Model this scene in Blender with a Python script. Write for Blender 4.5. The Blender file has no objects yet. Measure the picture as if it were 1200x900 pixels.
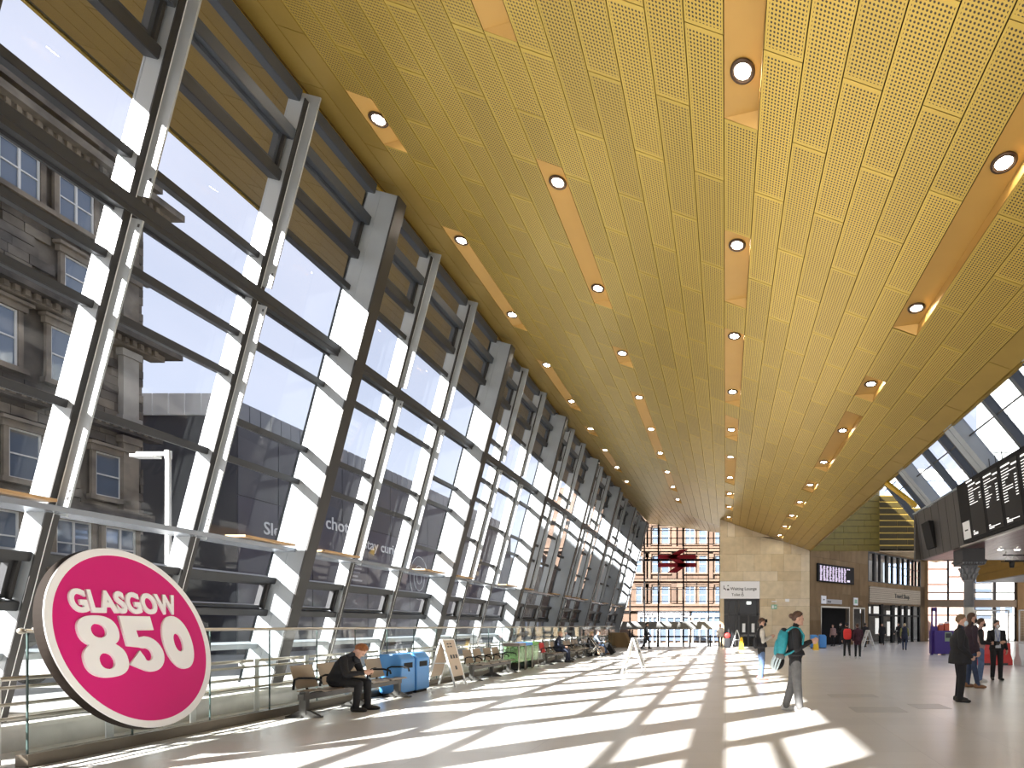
import bpy, bmesh, math, random
import numpy as np
from mathutils import Matrix, Vector

random.seed(7)
SC = bpy.context.scene
COL = SC.collection
R = math.radians

# ------------------------------------------------------------------ camera
EYE = 1.55                                   # camera height above the floor
cam_data = bpy.data.cameras.new('camera')
cam_data.sensor_width = 36.0
cam_data.lens = 630 / 1200 * 36.0            # wide shift lens, level, looking straight down the hall
cam_data.shift_x = -250 / 1200
cam_data.shift_y = 283 / 1200
cam_data.clip_end = 800
cam = bpy.data.objects.new('camera', cam_data)
cam.location = (0, 0, EYE)
cam.rotation_euler = (R(90), 0, 0)
COL.objects.link(cam)
SC.camera = cam

# ------------------------------------------------------------------ sky
SUN_DIR = Vector((-1.12, -1.196, 1.0)).normalized()     # towards the sun
world = bpy.data.worlds.new('sky')
SC.world = world
world.use_nodes = True
wn = world.node_tree
wn.nodes.clear()
w_out = wn.nodes.new('ShaderNodeOutputWorld')
w_bg = wn.nodes.new('ShaderNodeBackground')
w_sky = wn.nodes.new('ShaderNodeTexSky')
w_sky.sky_type = 'NISHITA'
w_sky.sun_disc = False
w_sky.sun_elevation = R(31.4)
w_sky.sun_rotation = math.atan2(SUN_DIR.x, SUN_DIR.y)
w_sky.air_density = 1.0
w_sky.dust_density = 1.2
w_tc = wn.nodes.new('ShaderNodeTexCoord')
w_noise = wn.nodes.new('ShaderNodeTexNoise')
w_noise.inputs['Scale'].default_value = 2.2
w_noise.inputs['Detail'].default_value = 6
w_ramp = wn.nodes.new('ShaderNodeMapRange')
w_ramp.inputs['From Min'].default_value = 0.35
w_ramp.inputs['From Max'].default_value = 0.75
w_ramp.inputs['To Min'].default_value = 0.45
w_ramp.inputs['To Max'].default_value = 0.8
w_mix = wn.nodes.new('ShaderNodeMix')
w_mix.data_type = 'RGBA'
SKY_STRENGTH = 0.075
w_haze = (6.0, 6.0, 6.75, 1)                              # thin bright cloud veil
w_mix.inputs['B'].default_value = w_haze
w_bg.inputs['Strength'].default_value = SKY_STRENGTH
wn.links.new(w_tc.outputs['Generated'], w_noise.inputs['Vector'])
wn.links.new(w_noise.outputs['Fac'], w_ramp.inputs['Value'])
wn.links.new(w_ramp.outputs['Result'], w_mix.inputs['Factor'])
wn.links.new(w_sky.outputs['Color'], w_mix.inputs['A'])
wn.links.new(w_mix.outputs['Result'], w_bg.inputs['Color'])
wn.links.new(w_bg.outputs['Background'], w_out.inputs['Surface'])

# ------------------------------------------------------------------ sun
sun_data = bpy.data.lights.new('sun', 'SUN')
sun_data.energy = 13.5
sun_data.angle = R(0.6)
sun_data.color = (1.0, 0.96, 0.90)
sun = bpy.data.objects.new('sun', sun_data)
sun.rotation_euler = SUN_DIR.to_track_quat('Z', 'Y').to_euler()
sun.location = (-40, -40, 40)
COL.objects.link(sun)

# ------------------------------------------------------------------ exposure
SC.view_settings.view_transform = 'Standard'
SC.view_settings.look = 'None'
SC.view_settings.gamma = 1.0
SC.view_settings.use_curve_mapping = False
SC.view_settings.exposure = 1.38
SC.cycles.transparent_max_bounces = 24
SC.cycles.max_bounces = 9
SC.cycles.caustics_reflective = False
SC.cycles.caustics_refractive = False

# ------------------------------------------------------------------ helpers
class MB:
    """collects shapes; build() links them as ONE mesh object"""
    def __init__(self):
        self.v = []; self.f = []; self.m = []; self.s = []
    def raw(self, vs, fs, mi=0, M=None, smooth=False):
        n = len(self.v)
        if M is not None:
            vs = [M @ Vector(p) for p in vs]
        self.v += [tuple(p) for p in vs]
        self.f += [tuple(i + n for i in f) for f in fs]
        self.m += [mi] * len(fs); self.s += [smooth] * len(fs)
        return self
    def box(self, x0, x1, y0, y1, z0, z1, mi=0, M=None):
        vs = [(x0,y0,z0),(x1,y0,z0),(x1,y1,z0),(x0,y1,z0),(x0,y0,z1),(x1,y0,z1),(x1,y1,z1),(x0,y1,z1)]
        fs = [(0,3,2,1),(4,5,6,7),(0,1,5,4),(1,2,6,5),(2,3,7,6),(3,0,4,7)]
        return self.raw(vs, fs, mi, M)
    def cbox(self, c, s, mi=0, M=None):
        return self.box(c[0]-s[0]/2, c[0]+s[0]/2, c[1]-s[1]/2, c[1]+s[1]/2, c[2]-s[2]/2, c[2]+s[2]/2, mi, M)
    def hexa(self, quad, off, mi=0):
        q = [Vector(p) for p in quad]; o = Vector(off)
        vs = q + [p + o for p in q]
        fs = [(0,3,2,1),(4,5,6,7),(0,1,5,4),(1,2,6,5),(2,3,7,6),(3,0,4,7)]
        return self.raw(vs, fs, mi)
    def prism(self, poly, z0, z1, mi=0, M=None):
        n = len(poly)
        vs = [(p[0],p[1],z0) for p in poly] + [(p[0],p[1],z1) for p in poly]
        fs = [tuple(reversed(range(n))), tuple(range(n, 2*n))]
        fs += [(i, (i+1) % n, n + (i+1) % n, n + i) for i in range(n)]
        return self.raw(vs, fs, mi, M)
    def tube(self, path, r, n=8, mi=0, M=None):
        P = [Vector(p) for p in path]
        rs = r if isinstance(r, (list, tuple)) else [r] * len(P)
        vs = []; fs = []
        up = None
        for i, p in enumerate(P):
            t = (P[min(i+1, len(P)-1)] - P[max(i-1, 0)]).normalized()
            if up is None:
                a = Vector((0,0,1)) if abs(t.z) < .9 else Vector((1,0,0))
                up = t.cross(a).normalized()
            else:
                up = (up - t * up.dot(t)).normalized()
            b = t.cross(up)
            for k in range(n):
                an = 2 * math.pi * k / n
                vs.append(p + (up * math.cos(an) + b * math.sin(an)) * rs[i])
        for i in range(len(P)-1):
            for k in range(n):
                a = i*n+k; c = i*n+(k+1) % n
                fs.append((a, c, c+n, a+n))
        fs.append(tuple(reversed(range(n)))); fs.append(tuple(range((len(P)-1)*n, len(P)*n)))
        return self.raw(vs, fs, mi, M, True)
    def lathe(self, prof, n=20, mi=0, M=None, smooth=True):
        vs = []; fs = []
        for r, z in prof:
            for k in range(n):
                a = 2*math.pi*k/n
                vs.append((r*math.cos(a), r*math.sin(a), z))
        for i in range(len(prof)-1):
            for k in range(n):
                a = i*n+k; b = i*n+(k+1) % n
                fs.append((a, b, b+n, a+n))
        fs.append(tuple(reversed(range(n)))); fs.append(tuple(range((len(prof)-1)*n, len(prof)*n)))
        return self.raw(vs, fs, mi, M, smooth)
    def ball(self, c, rad, nu=14, nv=9, mi=0, M=None, fn=None):
        vs = []; fs = []
        for j in range(nv+1):
            t = math.pi*j/nv
            for k in range(nu):
                a = 2*math.pi*k/nu
                d = Vector((math.sin(t)*math.cos(a), math.sin(t)*math.sin(a), math.cos(t)))
                s = fn(d) if fn else 1.0
                vs.append((c[0]+d.x*rad[0]*s, c[1]+d.y*rad[1]*s, c[2]+d.z*rad[2]*s))
        for j in range(nv):
            for k in range(nu):
                a = j*nu+k; b = j*nu+(k+1) % nu
                fs.append((a, a+nu, b+nu, b))
        return self.raw(vs, fs, mi, M, True)
    def loft(self, rings, mi=0, M=None):
        n = len(rings[0]); vs = [p for r in rings for p in r]; fs = []
        for i in range(len(rings)-1):
            for k in range(n):
                a = i*n+k; b = i*n+(k+1) % n
                fs.append((a, b, b+n, a+n))
        fs.append(tuple(reversed(range(n)))); fs.append(tuple(range((len(rings)-1)*n, len(rings)*n)))
        return self.raw(vs, fs, mi, M, True)
    def mesh(self, name, mats):
        me = bpy.data.meshes.new(name)
        me.from_pydata(self.v, [], self.f)
        for m in (mats if isinstance(mats, (list, tuple)) else [mats]):
            me.materials.append(m)
        me.polygons.foreach_set('material_index', self.m)
        me.polygons.foreach_set('use_smooth', self.s)
        me.update()
        return me
    def build(self, name, mats, parent=None, kind=None, fix=False):
        me = self.mesh(name, mats)
        if fix:
            bm = bmesh.new(); bm.from_mesh(me)
            bmesh.ops.recalc_face_normals(bm, faces=bm.faces); bm.to_mesh(me); bm.free()
        return link(name, me, parent, kind)

def link(name, me, parent=None, kind=None, M=None):
    o = bpy.data.objects.new(name, me)
    COL.objects.link(o)
    if parent is not None: o.parent = parent
    if kind: o['kind'] = kind
    if M is not None: o.matrix_local = M
    return o

def tag(o, label=None, cat=None, group=None, kind=None):
    if label: o['label'] = label
    if cat: o['category'] = cat
    if group: o['group'] = group
    if kind: o['kind'] = kind
    return o

def thing(name, label, cat, loc=(0,0,0), rz=0.0, group=None):
    o = bpy.data.objects.new(name, None)
    o.empty_display_size = .2
    COL.objects.link(o)
    o.location = loc; o.rotation_euler = (0, 0, rz)
    return tag(o, label, cat, group)

def struct(name, label=None):
    o = bpy.data.objects.new(name, None)
    COL.objects.link(o)
    o['kind'] = 'structure'
    if label: o['label'] = label
    return o

def dup(o, label=None, loc=None, rz=None, parent=None):
    c = o.copy(); COL.objects.link(c)
    if parent is not None: c.parent = parent
    if label: c['label'] = label
    if loc is not None: c.location = loc
    if rz is not None: c.rotation_euler = (0, 0, rz)
    for ch in list(o.children):
        dup(ch, parent=c)
    return c

def bevel(o, w=.01, seg=2):
    m = o.modifiers.new('bevel', 'BEVEL'); m.width = w; m.segments = seg; m.limit_method = 'ANGLE'
    return o

# ------------------------------------------------------------------ materials
def mat(name, col, rough=.6, metal=0.0, var=0.0, scale=3.0, bump=0.0, spec=.5, col2=None, coord='Object', detail=5, stretch=None):
    m = bpy.data.materials.new(name); m.use_nodes = True
    nt = m.node_tree; b = nt.nodes['Principled BSDF']
    b.inputs['Roughness'].default_value = rough
    b.inputs['Metallic'].default_value = metal
    b.inputs['Specular IOR Level'].default_value = spec
    b.inputs['Base Color'].default_value = (*col, 1)
    if var or bump or col2:
        tc = nt.nodes.new('ShaderNodeTexCoord'); nz = nt.nodes.new('ShaderNodeTexNoise')
        nz.inputs['Scale'].default_value = scale; nz.inputs['Detail'].default_value = detail
        src = tc.outputs[coord]
        if stretch:
            mp = nt.nodes.new('ShaderNodeMapping'); mp.inputs['Scale'].default_value = stretch
            nt.links.new(src, mp.inputs['Vector']); src = mp.outputs['Vector']
        nt.links.new(src, nz.inputs['Vector'])
        if var or col2:
            mx = nt.nodes.new('ShaderNodeMix'); mx.data_type = 'RGBA'
            c2 = col2 or tuple(max(0, c*(1-var)) for c in col)
            mx.inputs['A'].default_value = (*col, 1); mx.inputs['B'].default_value = (*c2, 1)
            mr = nt.nodes.new('ShaderNodeMapRange')
            mr.inputs['From Min'].default_value = .35; mr.inputs['From Max'].default_value = .68
            nt.links.new(nz.outputs['Fac'], mr.inputs['Value'])
            nt.links.new(mr.outputs['Result'], mx.inputs['Factor'])
            nt.links.new(mx.outputs['Result'], b.inputs['Base Color'])
        if bump:
            bp = nt.nodes.new('ShaderNodeBump'); bp.inputs['Strength'].default_value = bump
            bp.inputs['Distance'].default_value = .02
            nt.links.new(nz.outputs['Fac'], bp.inputs['Height'])
            nt.links.new(bp.outputs['Normal'], b.inputs['Normal'])
    return m

def emat(name, col, strength):
    m = bpy.data.materials.new(name); m.use_nodes = True
    b = m.node_tree.nodes['Principled BSDF']
    b.inputs['Base Color'].default_value = (*col, 1)
    b.inputs['Emission Color'].default_value = (*col, 1)
    b.inputs['Emission Strength'].default_value = strength
    return m

def glass_mat(name, tint=(1,1,1), ior=1.5, rough=0.0, base=0.0, basecol=(.8,.85,.8)):
    """architectural pane: clear through, mirror at grazing angles"""
    m = bpy.data.materials.new(name); m.use_nodes = True
    nt = m.node_tree; nt.nodes.clear()
    out = nt.nodes.new('ShaderNodeOutputMaterial')
    tr = nt.nodes.new('ShaderNodeBsdfTransparent'); tr.inputs['Color'].default_value = (*tint, 1)
    gl = nt.nodes.new('ShaderNodeBsdfGlossy'); gl.inputs['Roughness'].default_value = rough
    fr = nt.nodes.new('ShaderNodeFresnel'); fr.inputs['IOR'].default_value = ior
    mx = nt.nodes.new('ShaderNodeMixShader')
    ge = nt.nodes.new('ShaderNodeNewGeometry'); inv = nt.nodes.new('ShaderNodeMath'); inv.operation = 'SUBTRACT'; inv.inputs[0].default_value = 1.0
    ml = nt.nodes.new('ShaderNodeMath'); ml.operation = 'MULTIPLY'
    nt.links.new(ge.outputs['Backfacing'], inv.inputs[1])
    nt.links.new(fr.outputs['Fac'], ml.inputs[0]); nt.links.new(inv.outputs[0], ml.inputs[1])   # only the outer face mirrors
    nt.links.new(ml.outputs[0], mx.inputs['Fac'])
    first = tr.outputs['BSDF']
    if base:
        df = nt.nodes.new('ShaderNodeBsdfDiffuse'); df.inputs['Color'].default_value = (*basecol, 1)
        m2 = nt.nodes.new('ShaderNodeMixShader'); m2.inputs['Fac'].default_value = base
        nt.links.new(tr.outputs['BSDF'], m2.inputs[1]); nt.links.new(df.outputs['BSDF'], m2.inputs[2])
        first = m2.outputs['Shader']
    nt.links.new(first, mx.inputs[1]); nt.links.new(gl.outputs['BSDF'], mx.inputs[2])
    nt.links.new(mx.outputs['Shader'], out.inputs['Surface'])
    return m

def perforated(name, col, hole, pitch, rad, rough, metal, wid, length):
    """sheet metal with a square grid of punched holes, plain margin round each panel (object coordinates of a panel)"""
    m = bpy.data.materials.new(name); m.use_nodes = True
    nt = m.node_tree; b = nt.nodes['Principled BSDF']; L = nt.links
    def node(t, **k):
        n = nt.nodes.new(t)
        for a, v in k.items(): setattr(n, a, v)
        return n
    def math_(op, a, bb=None):
        n = node('ShaderNodeMath', operation=op)
        for i, x in enumerate((a, bb)):
            if x is None: continue
            if isinstance(x, (int, float)): n.inputs[i].default_value = x
            else: L.new(x, n.inputs[i])
        return n.outputs[0]
    tc = node('ShaderNodeTexCoord'); sx = node('ShaderNodeSeparateXYZ')
    L.new(tc.outputs['Object'], sx.inputs[0])
    x, y = sx.outputs[0], sx.outputs[1]
    fx = math_('SUBTRACT', math_('FRACT', math_('DIVIDE', x, pitch)), .5)
    fy = math_('SUBTRACT', math_('FRACT', math_('DIVIDE', y, pitch)), .5)
    d2 = math_('ADD', math_('MULTIPLY', fx, fx), math_('MULTIPLY', fy, fy))
    hit = math_('LESS_THAN', d2, rad*rad)
    mk = math_('MULTIPLY', math_('GREATER_THAN', x, pitch*.6), math_('LESS_THAN', x, wid - pitch*.5))
    mk = math_('MULTIPLY', mk, math_('MULTIPLY', math_('GREATER_THAN', y, pitch*.9), math_('LESS_THAN', y, length - pitch*.9)))
    hit = math_('MULTIPLY', hit, mk)
    nz = node('ShaderNodeTexNoise'); nz.inputs['Scale'].default_value = .35
    oi = node('ShaderNodeObjectInfo')
    base = node('ShaderNodeMix', data_type='RGBA')
    base.inputs['A'].default_value = (*col, 1); base.inputs['B'].default_value = (*[c*.86 for c in col], 1)
    L.new(oi.outputs['Random'], base.inputs['Factor'])
    mx = node('ShaderNodeMix', data_type='RGBA')
    mx.inputs['B'].default_value = (*hole, 1)
    L.new(base.outputs['Result'], mx.inputs['A'])
    L.new(hit, mx.inputs['Factor']); L.new(mx.outputs['Result'], b.inputs['Base Color'])
    b.inputs['Roughness'].default_value = rough
    L.new(math_('MULTIPLY', math_('SUBTRACT', 1.0, hit), metal), b.inputs['Metallic'])
    return m

CW = .512                                # strip width in plan
KS = -.35                                # ceiling fall towards +X
SL = math.sqrt(1 + KS*KS)
PW = CW*SL - .017                        # panel width along the slope
PL = 2.275                               # panel length

M = {}
M['brass'] = perforated('perforated_brass', (.55,.385,.082), (.03,.018,.004), PW/11, .29, .38, .55, PW, PL-.012)
M['brass_plain'] = mat('plain_brass', (.43,.29,.066), .36, .6, .12, 1.2)
M['brass_trough'] = mat('trough_brass', (.47,.275,.068), .45, .25, .06, 1.5)
M['brass_edge'] = mat('yellow_brass_edge', (.62,.38,.03), .4, .4)
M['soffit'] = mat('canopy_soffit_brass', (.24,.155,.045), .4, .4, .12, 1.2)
M['gap'] = mat('dark_ceiling_void', (.035,.025,.012), .9)
M['olive'] = mat('olive_brass_cladding', (.15,.115,.012), .42, .5, .15, 2)
M['olive_shaded'] = mat('shaded_olive_cladding', (.05,.036,.006), .45, .4, .2, 2)  # olive cladding with the shade of its recessed part put into the colour
M['steel'] = mat('grey_painted_steel', (.31,.34,.365), .42, .12, .10, 1.6)
M['steel_dark'] = mat('dark_grey_steel', (.035,.033,.032), .45, .2)
M['mullion_side'] = mat('satin_aluminium', (.38,.405,.42), .4, .25, .06, 2)
M['transom'] = mat('charcoal_transom', (.035,.036,.039), .42, .2)
M['bluegrey'] = mat('blue_grey_frame', (.06,.068,.08), .45, .2)
M['pane'] = glass_mat('window_glass', (.95,.96,.975), 1.33)
M['bal_glass'] = glass_mat('balustrade_glass', (.955,.98,.97), 1.4)
M['glass_edge'] = mat('green_glass_edge', (.018,.045,.04), .5)
M['shop_glass'] = glass_mat('shopfront_glass', (.92,.93,.93), 1.4)
M['wood'] = mat('oak_ledge', (.55,.34,.16), .5, 0, .3, 6, stretch=(6,1,6))
M['ledge'] = mat('pale_metal_ledge', (.30,.33,.37), .25, .5)
M['rail'] = mat('brushed_steel_rail', (.45,.42,.37), .3, .8)
M['curb'] = mat('bronze_kerb', (.11,.09,.065), .45, .4)
M['conc'] = mat('pale_concrete', (.62,.61,.57), .8, 0, .2, 3)
M['white_paint'] = mat('white_paint', (.78,.79,.78), .45)
M['black'] = mat('matt_black', (.010,.010,.011), .6, spec=.2)
M['char'] = mat('charcoal', (.04,.04,.042), .5)
M['anth'] = mat('anthracite_panel', (.075,.068,.062), .45, .15, .2, 2, stretch=(1,5,.3))
M['rim'] = mat('dark_bronze_rim', (.06,.035,.02), .4, .5)
M['lamp'] = emat('lit_lamp', (1.0,.93,.82), 65)
M['rubber'] = mat('rubber', (.02,.02,.02), .8)

def floor_material():
    m = bpy.data.materials.new('polished_terrazzo'); m.use_nodes = True
    nt = m.node_tree; b = nt.nodes['Principled BSDF']; L = nt.links
    tc = nt.nodes.new('ShaderNodeTexCoord')
    n1 = nt.nodes.new('ShaderNodeTexNoise'); n1.inputs['Scale'].default_value = 130; n1.inputs['Detail'].default_value = 3
    n2 = nt.nodes.new('ShaderNodeTexNoise'); n2.inputs['Scale'].default_value = .55; n2.inputs['Detail'].default_value = 5
    br = nt.nodes.new('ShaderNodeTexBrick'); br.offset = 0
    br.inputs['Scale'].default_value = 1.0; br.inputs['Brick Width'].default_value = 1.2; br.inputs['Row Height'].default_value = .6
    br.inputs['Mortar Size'].default_value = .006
    br.inputs['Color1'].default_value = (.66,.64,.615,1); br.inputs['Color2'].default_value = (.62,.60,.575,1); br.inputs['Mortar'].default_value = (.55,.53,.51,1)
    for n in (n1, n2, br): L.new(tc.outputs['Object'], n.inputs['Vector'])
    mx = nt.nodes.new('ShaderNodeMix'); mx.data_type = 'RGBA'; mx.blend_type = 'MULTIPLY'; mx.inputs['Factor'].default_value = .35
    L.new(br.outputs['Color'], mx.inputs['A']); L.new(n1.outputs['Fac'], mx.inputs['B'])
    cr = nt.nodes.new('ShaderNodeMix'); cr.data_type = 'RGBA'; cr.blend_type = 'MULTIPLY'; cr.inputs['Factor'].default_value = .25
    L.new(mx.outputs['Result'], cr.inputs['A']); L.new(n2.outputs['Fac'], cr.inputs['B'])
    gn = nt.nodes.new('ShaderNodeMix'); gn.data_type = 'RGBA'; gn.blend_type = 'MULTIPLY'; gn.inputs['Factor'].default_value = 1
    L.new(cr.outputs['Result'], gn.inputs['A']); gn.inputs['B'].default_value = (1.46,1.45,1.43,1)
    L.new(gn.outputs['Result'], b.inputs['Base Color'])
    b.inputs['Roughness'].default_value = .28
    b.inputs['Specular IOR Level'].default_value = .45
    return m
M['floor'] = floor_material()
M['stone_clean'] = [mat('buff_stone_%d' % i, c, .75, 0, .14, 2.5, .05) for i, c in enumerate([(.66,.53,.34),(.69,.57,.38),(.60,.47,.29),(.72,.60,.42)])]
M['stone_brown'] = mat('brown_stone_cladding', (.22,.15,.08), .7, 0, .3, 1.5, stretch=(1,1,.4))
# ================================================================== THE SETTING
# ---- ground and floor
f = struct('floor', 'polished grey terrazzo floor of the hall')
MB().box(-11.45, 45, -14, 39.6, -.3, 0).box(-.6, 45, 39.6, 80, -.3, 0).build('floor_slab', M['floor'], f)
M['pave'] = mat('grey_street_paving', (.30,.30,.30), .8, 0, .2, .8)
g = struct('trim_1', 'street paving outside the glass wall')
MB().box(-160, -11.6, -60, 150, -.6, -.25).box(-11.6, 120, 39.7, 200, -1.2, -.9).build('paving', M['pave'], g)

# ---- ceiling : one inclined plane of perforated brass panels
def cz(x): return 9.15 + KS*x
E1 = Vector((1,0,KS)).normalized(); E2 = Vector((0,1,0)); E3 = Vector((-KS,0,1)).normalized()
def cmat(x, y, lift=0.0):
    o = Vector((x, y, cz(x))) + E3*lift
    return Matrix(((E1.x,E2.x,E3.x,o.x),(E1.y,E2.y,E3.y,o.y),(E1.z,E2.z,E3.z,o.z),(0,0,0,1)))
ceil = struct('ceiling', 'sloping golden ceiling of perforated panels')
TROUGH = {
 -14: [(3.3,7.9),(10.15,11.3),(13.6,18.15),(20.4,24.95),(27.2,28.3),(30.5,35.0),(37.2,38.4)],
 -7: [(3.4,8.0),(10.2,14.75),(17.0,18.15),(20.3,28.4),(30.4,35.0),(37.2,38.4)],
 0: [(3.5,8.06),(10.33,12.6),(13.74,18.29),(19.4,21.7),(23.9,28.4),(30.2,31.6),(33.6,34.9),(37.2,38.3)],
 7: [(3.4,11.45),(13.65,14.85),(15.9,21.6),(23.4,25.0),(27.0,28.2),(30.3,31.6),(33.6,34.9),(37.2,38.2)],
}
Y_END = 42.0
panels = []
for i in range(-16, 12):
    x = -.02 + CW*i
    y_stop = Y_END if x < -.4 else 39.14
    base = 8.06 if i % 2 == 0 else 6.93
    cuts = [base + PL*k for k in range(-3, 20)]
    edges = [(a, b) for a, b in zip(cuts[:-1], cuts[1:]) if b > 3.4 and a < y_stop]
    for a, b in edges:
        a = max(a, 3.3); b = min(b, y_stop)
        segs = [(a, b)]
        for t0, t1 in TROUGH.get(i, []):
            ns = []
            for s0, s1 in segs:
                if t1 <= s0 or t0 >= s1: ns.append((s0, s1)); continue
                if t0 > s0 + .15: ns.append((s0, t0))
                if t1 < s1 - .15: ns.append((t1, s1))
            segs = ns
        for s0, s1 in segs:
            if s1 - s0 > .12: panels.append((i, x, s0, s1))
# what shows largest: nearest to the camera along the line of sight, in frame
def area(p):
    i, x, a, b = p
    y = max((a+b)/2, 1); z = cz(x) - EYE
    us = [850 + 630*xx/yy for xx in (x, x+CW) for yy in (max(a,1), b)]; vs = [733 - 630*(cz(x)-EYE)/yy for yy in (max(a,1), b)]
    vis = max(us) > -20 and min(us) < 1220 and max(vs) > -20
    return (0 if vis else 1, y)
panels.sort(key=area)
pc = {}
def panel_mesh(l, plain):
    k = (round(l, 2), plain)
    if k not in pc:
        pc[k] = MB().box(0, PW, 0, l-.012, 0, .028).mesh('ceiling_panel', M['brass_plain'] if plain else M['brass'])
    return pc[k]
rest = MB()
for n, (i, x, a, b) in enumerate(panels):
    Mx = cmat(x + .006/SL, a + .006)
    plain = i <= -15 or i >= 11
    if n < 300:
        link('ceiling_panel', panel_mesh(b-a, plain), ceil, None, Mx)
    else:
        rest.box(0, PW, 0, b-a-.012, 0, .028, 0, Mx)
rest.build('distant_panels', M['brass_plain'], ceil, 'stuff')
# backing void above the panels, and the near part of the ceiling over the camera
sub = MB()
a0, a1 = -8.3, 6.16
sub.hexa([(a0,-12,cz(a0)+.24),(a1,-12,cz(a1)+.24),(a1,39.1,cz(a1)+.24),(a0,39.1,cz(a0)+.24)], (0,0,.3))
sub.hexa([(a0,39.1,cz(a0)+.24),(-.3,39.1,cz(-.3)+.24),(-.3,Y_END,cz(-.3)+.24),(a0,Y_END,cz(a0)+.24)], (0,0,.3))
sub.box(.5, 6.1, -12, 47, 9.6, 19)      # unseen block added above the roof to keep sun off the right side
sub.build('roof_deck_and_sun_block', M['gap'], ceil)
nb = MB(); nb.hexa([(a0,-12,cz(a0)),(a1,-12,cz(a1)),(a1,3.28,cz(a1)),(a0,3.28,cz(a0))], (0,0,.03))
nb.build('ceiling_sheet', M['brass_plain'], ceil)
ed = MB(); ed.hexa([(a1-.02,-12,cz(a1)-.02),(a1+.06,-12,cz(a1)-.02),(a1+.06,39.1,cz(a1)-.02),(a1-.02,39.1,cz(a1)-.02)], (0,0,.6))
ed.build('edge_trim', M['brass_plain'], ceil)
yl = MB(); yl.hexa([(-8.36,-12,cz(-8.36)-.05),(-8.26,-12,cz(-8.26)-.05),(-8.26,Y_END,cz(-8.26)-.05),(-8.36,Y_END,cz(-8.36)-.05)], (0,0,.05))
yl.build('edge_strip', M['brass_edge'], ceil)
# lighting troughs: recessed, hipped ends
def trough(i, a, b):
    x0 = -.02 + CW*i + .004; x1 = x0 + CW - .008; e = .12
    za = cz(x0) + .002; zb = cz(x1); zt = za + .004
    q = MB()        # level soffit: flush on the high side of the slope, deep on the low side, wedge shaped ends
    vs = [(x0,a,za),(x1,a,zb),(x1,b,zb),(x0,b,za),(x0,a,zt),(x1,a+e,zt),(x1,b-e,zt),(x0,b,zt)]
    q.raw(vs, [(0,1,5,4),(1,2,6,5),(2,3,7,6),(3,0,4,7),(4,5,6,7)], 0)
    q.build('light_trough', M['brass_trough'], ceil)
for i, lst in TROUGH.items():
    for a, b in lst: trough(i, a, b)
# folded far bay of the ceiling down to the end facade
def far_pt(u, v):     # u 0..1 across from glass wall to stone wall, v 0..1 towards the facade
    ax = -8.28 + u*(8.28-.4); bx = -7.9 + u*(7.9-.5)
    az = cz(ax); bz = EYE + 10.55 - u*.95
    return (ax + (bx-ax)*v, Y_END + v*(55.8-Y_END), az + (bz-az)*v)
fb = MB()
nu, nv = 15, 6
for a in range(nu):
    for b in range(nv):
        o_ = .5*(a % 2)/nv
        g_ = .06
        v0 = min(1, max(0, (b - (.5 if a % 2 else 0))/nv)); v1 = min(1, (b + 1 - (.5 if a % 2 else 0))/nv)
        if b == nv-1: v1 = 1
        u0 = (a+.02)/nu; u1 = (a+.98)/nu
        fb.hexa([far_pt(u0, v0+.002), far_pt(u1, v0+.002), far_pt(u1, v1-.002), far_pt(u0, v1-.002)], (0,0,.03))
fb.build('far_bay_panels', M['brass_plain'], ceil, 'stuff')
fd = MB(); fd.hexa([far_pt(0,0), far_pt(1,0), far_pt(1,1), far_pt(0,1)], (0,0,.3))
for k in range(4): pass
o = fd.build('far_bay_deck', M['gap'], ceil); o.location.z = .06

# ---- downlights in the troughs
rowname = {-14: 'beside the glass', -7: 'left of centre', 0: 'down the centre', 7: 'nearest the departure board'}
ordn = ['nearest', 'second', 'third', 'fourth', 'fifth', 'sixth', 'seventh', 'eighth', 'ninth', 'tenth']
dl = None
for i, lst in TROUGH.items():
    k = 0
    for y in [4.0 + 3.372*j for j in range(11)]:
        if not any(a + .2 < y < b - .2 for a, b in lst): continue
        xc = -.02 + CW*(i+.5)
        if y < 630*(cz(xc)-EYE)/740: continue
        lab = 'round downlight, %s from the camera in the trough row %s' % (ordn[min(k,9)], rowname[i])
        k += 1
        Mx = Matrix.Translation((xc, y, cz(-.02 + CW*i) + .006))
        if dl is None:
            dl = thing('downlight', lab, 'downlight', group='ceiling downlights')
            MB().lathe([(.125,-.001),(.17,-.001),(.175,-.02),(.165,-.035),(.135,-.035),(.125,-.02)], 24).build('rim', M['rim'], dl)
            MB().lathe([(.128,-.004),(.128,-.016),(.1,-.022),(.02,-.024)], 24).build('lens', M['lamp'], dl)
            dl.matrix_world = Mx
        else:
            c = dup(dl, lab); c.matrix_world = Mx

# ---- outer canopy beyond the glass (same plane)
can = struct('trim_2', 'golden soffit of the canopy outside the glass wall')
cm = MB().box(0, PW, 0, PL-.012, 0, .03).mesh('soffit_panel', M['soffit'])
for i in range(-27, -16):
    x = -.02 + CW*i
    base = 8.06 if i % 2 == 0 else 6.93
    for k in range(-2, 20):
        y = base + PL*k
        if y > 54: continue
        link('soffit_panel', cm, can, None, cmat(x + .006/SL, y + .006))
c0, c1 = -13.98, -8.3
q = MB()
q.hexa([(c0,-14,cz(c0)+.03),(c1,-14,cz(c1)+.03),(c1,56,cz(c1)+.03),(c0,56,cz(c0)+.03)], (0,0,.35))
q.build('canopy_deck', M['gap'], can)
q = MB(); q.hexa([(c0-.08,-14,cz(c0)-.02),(c0,-14,cz(c0)-.02),(c0,56,cz(c0)-.02),(c0-.08,56,cz(c0)-.02)], (0,0,.45)); q.build('fascia', M['brass_plain'], can)
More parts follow.
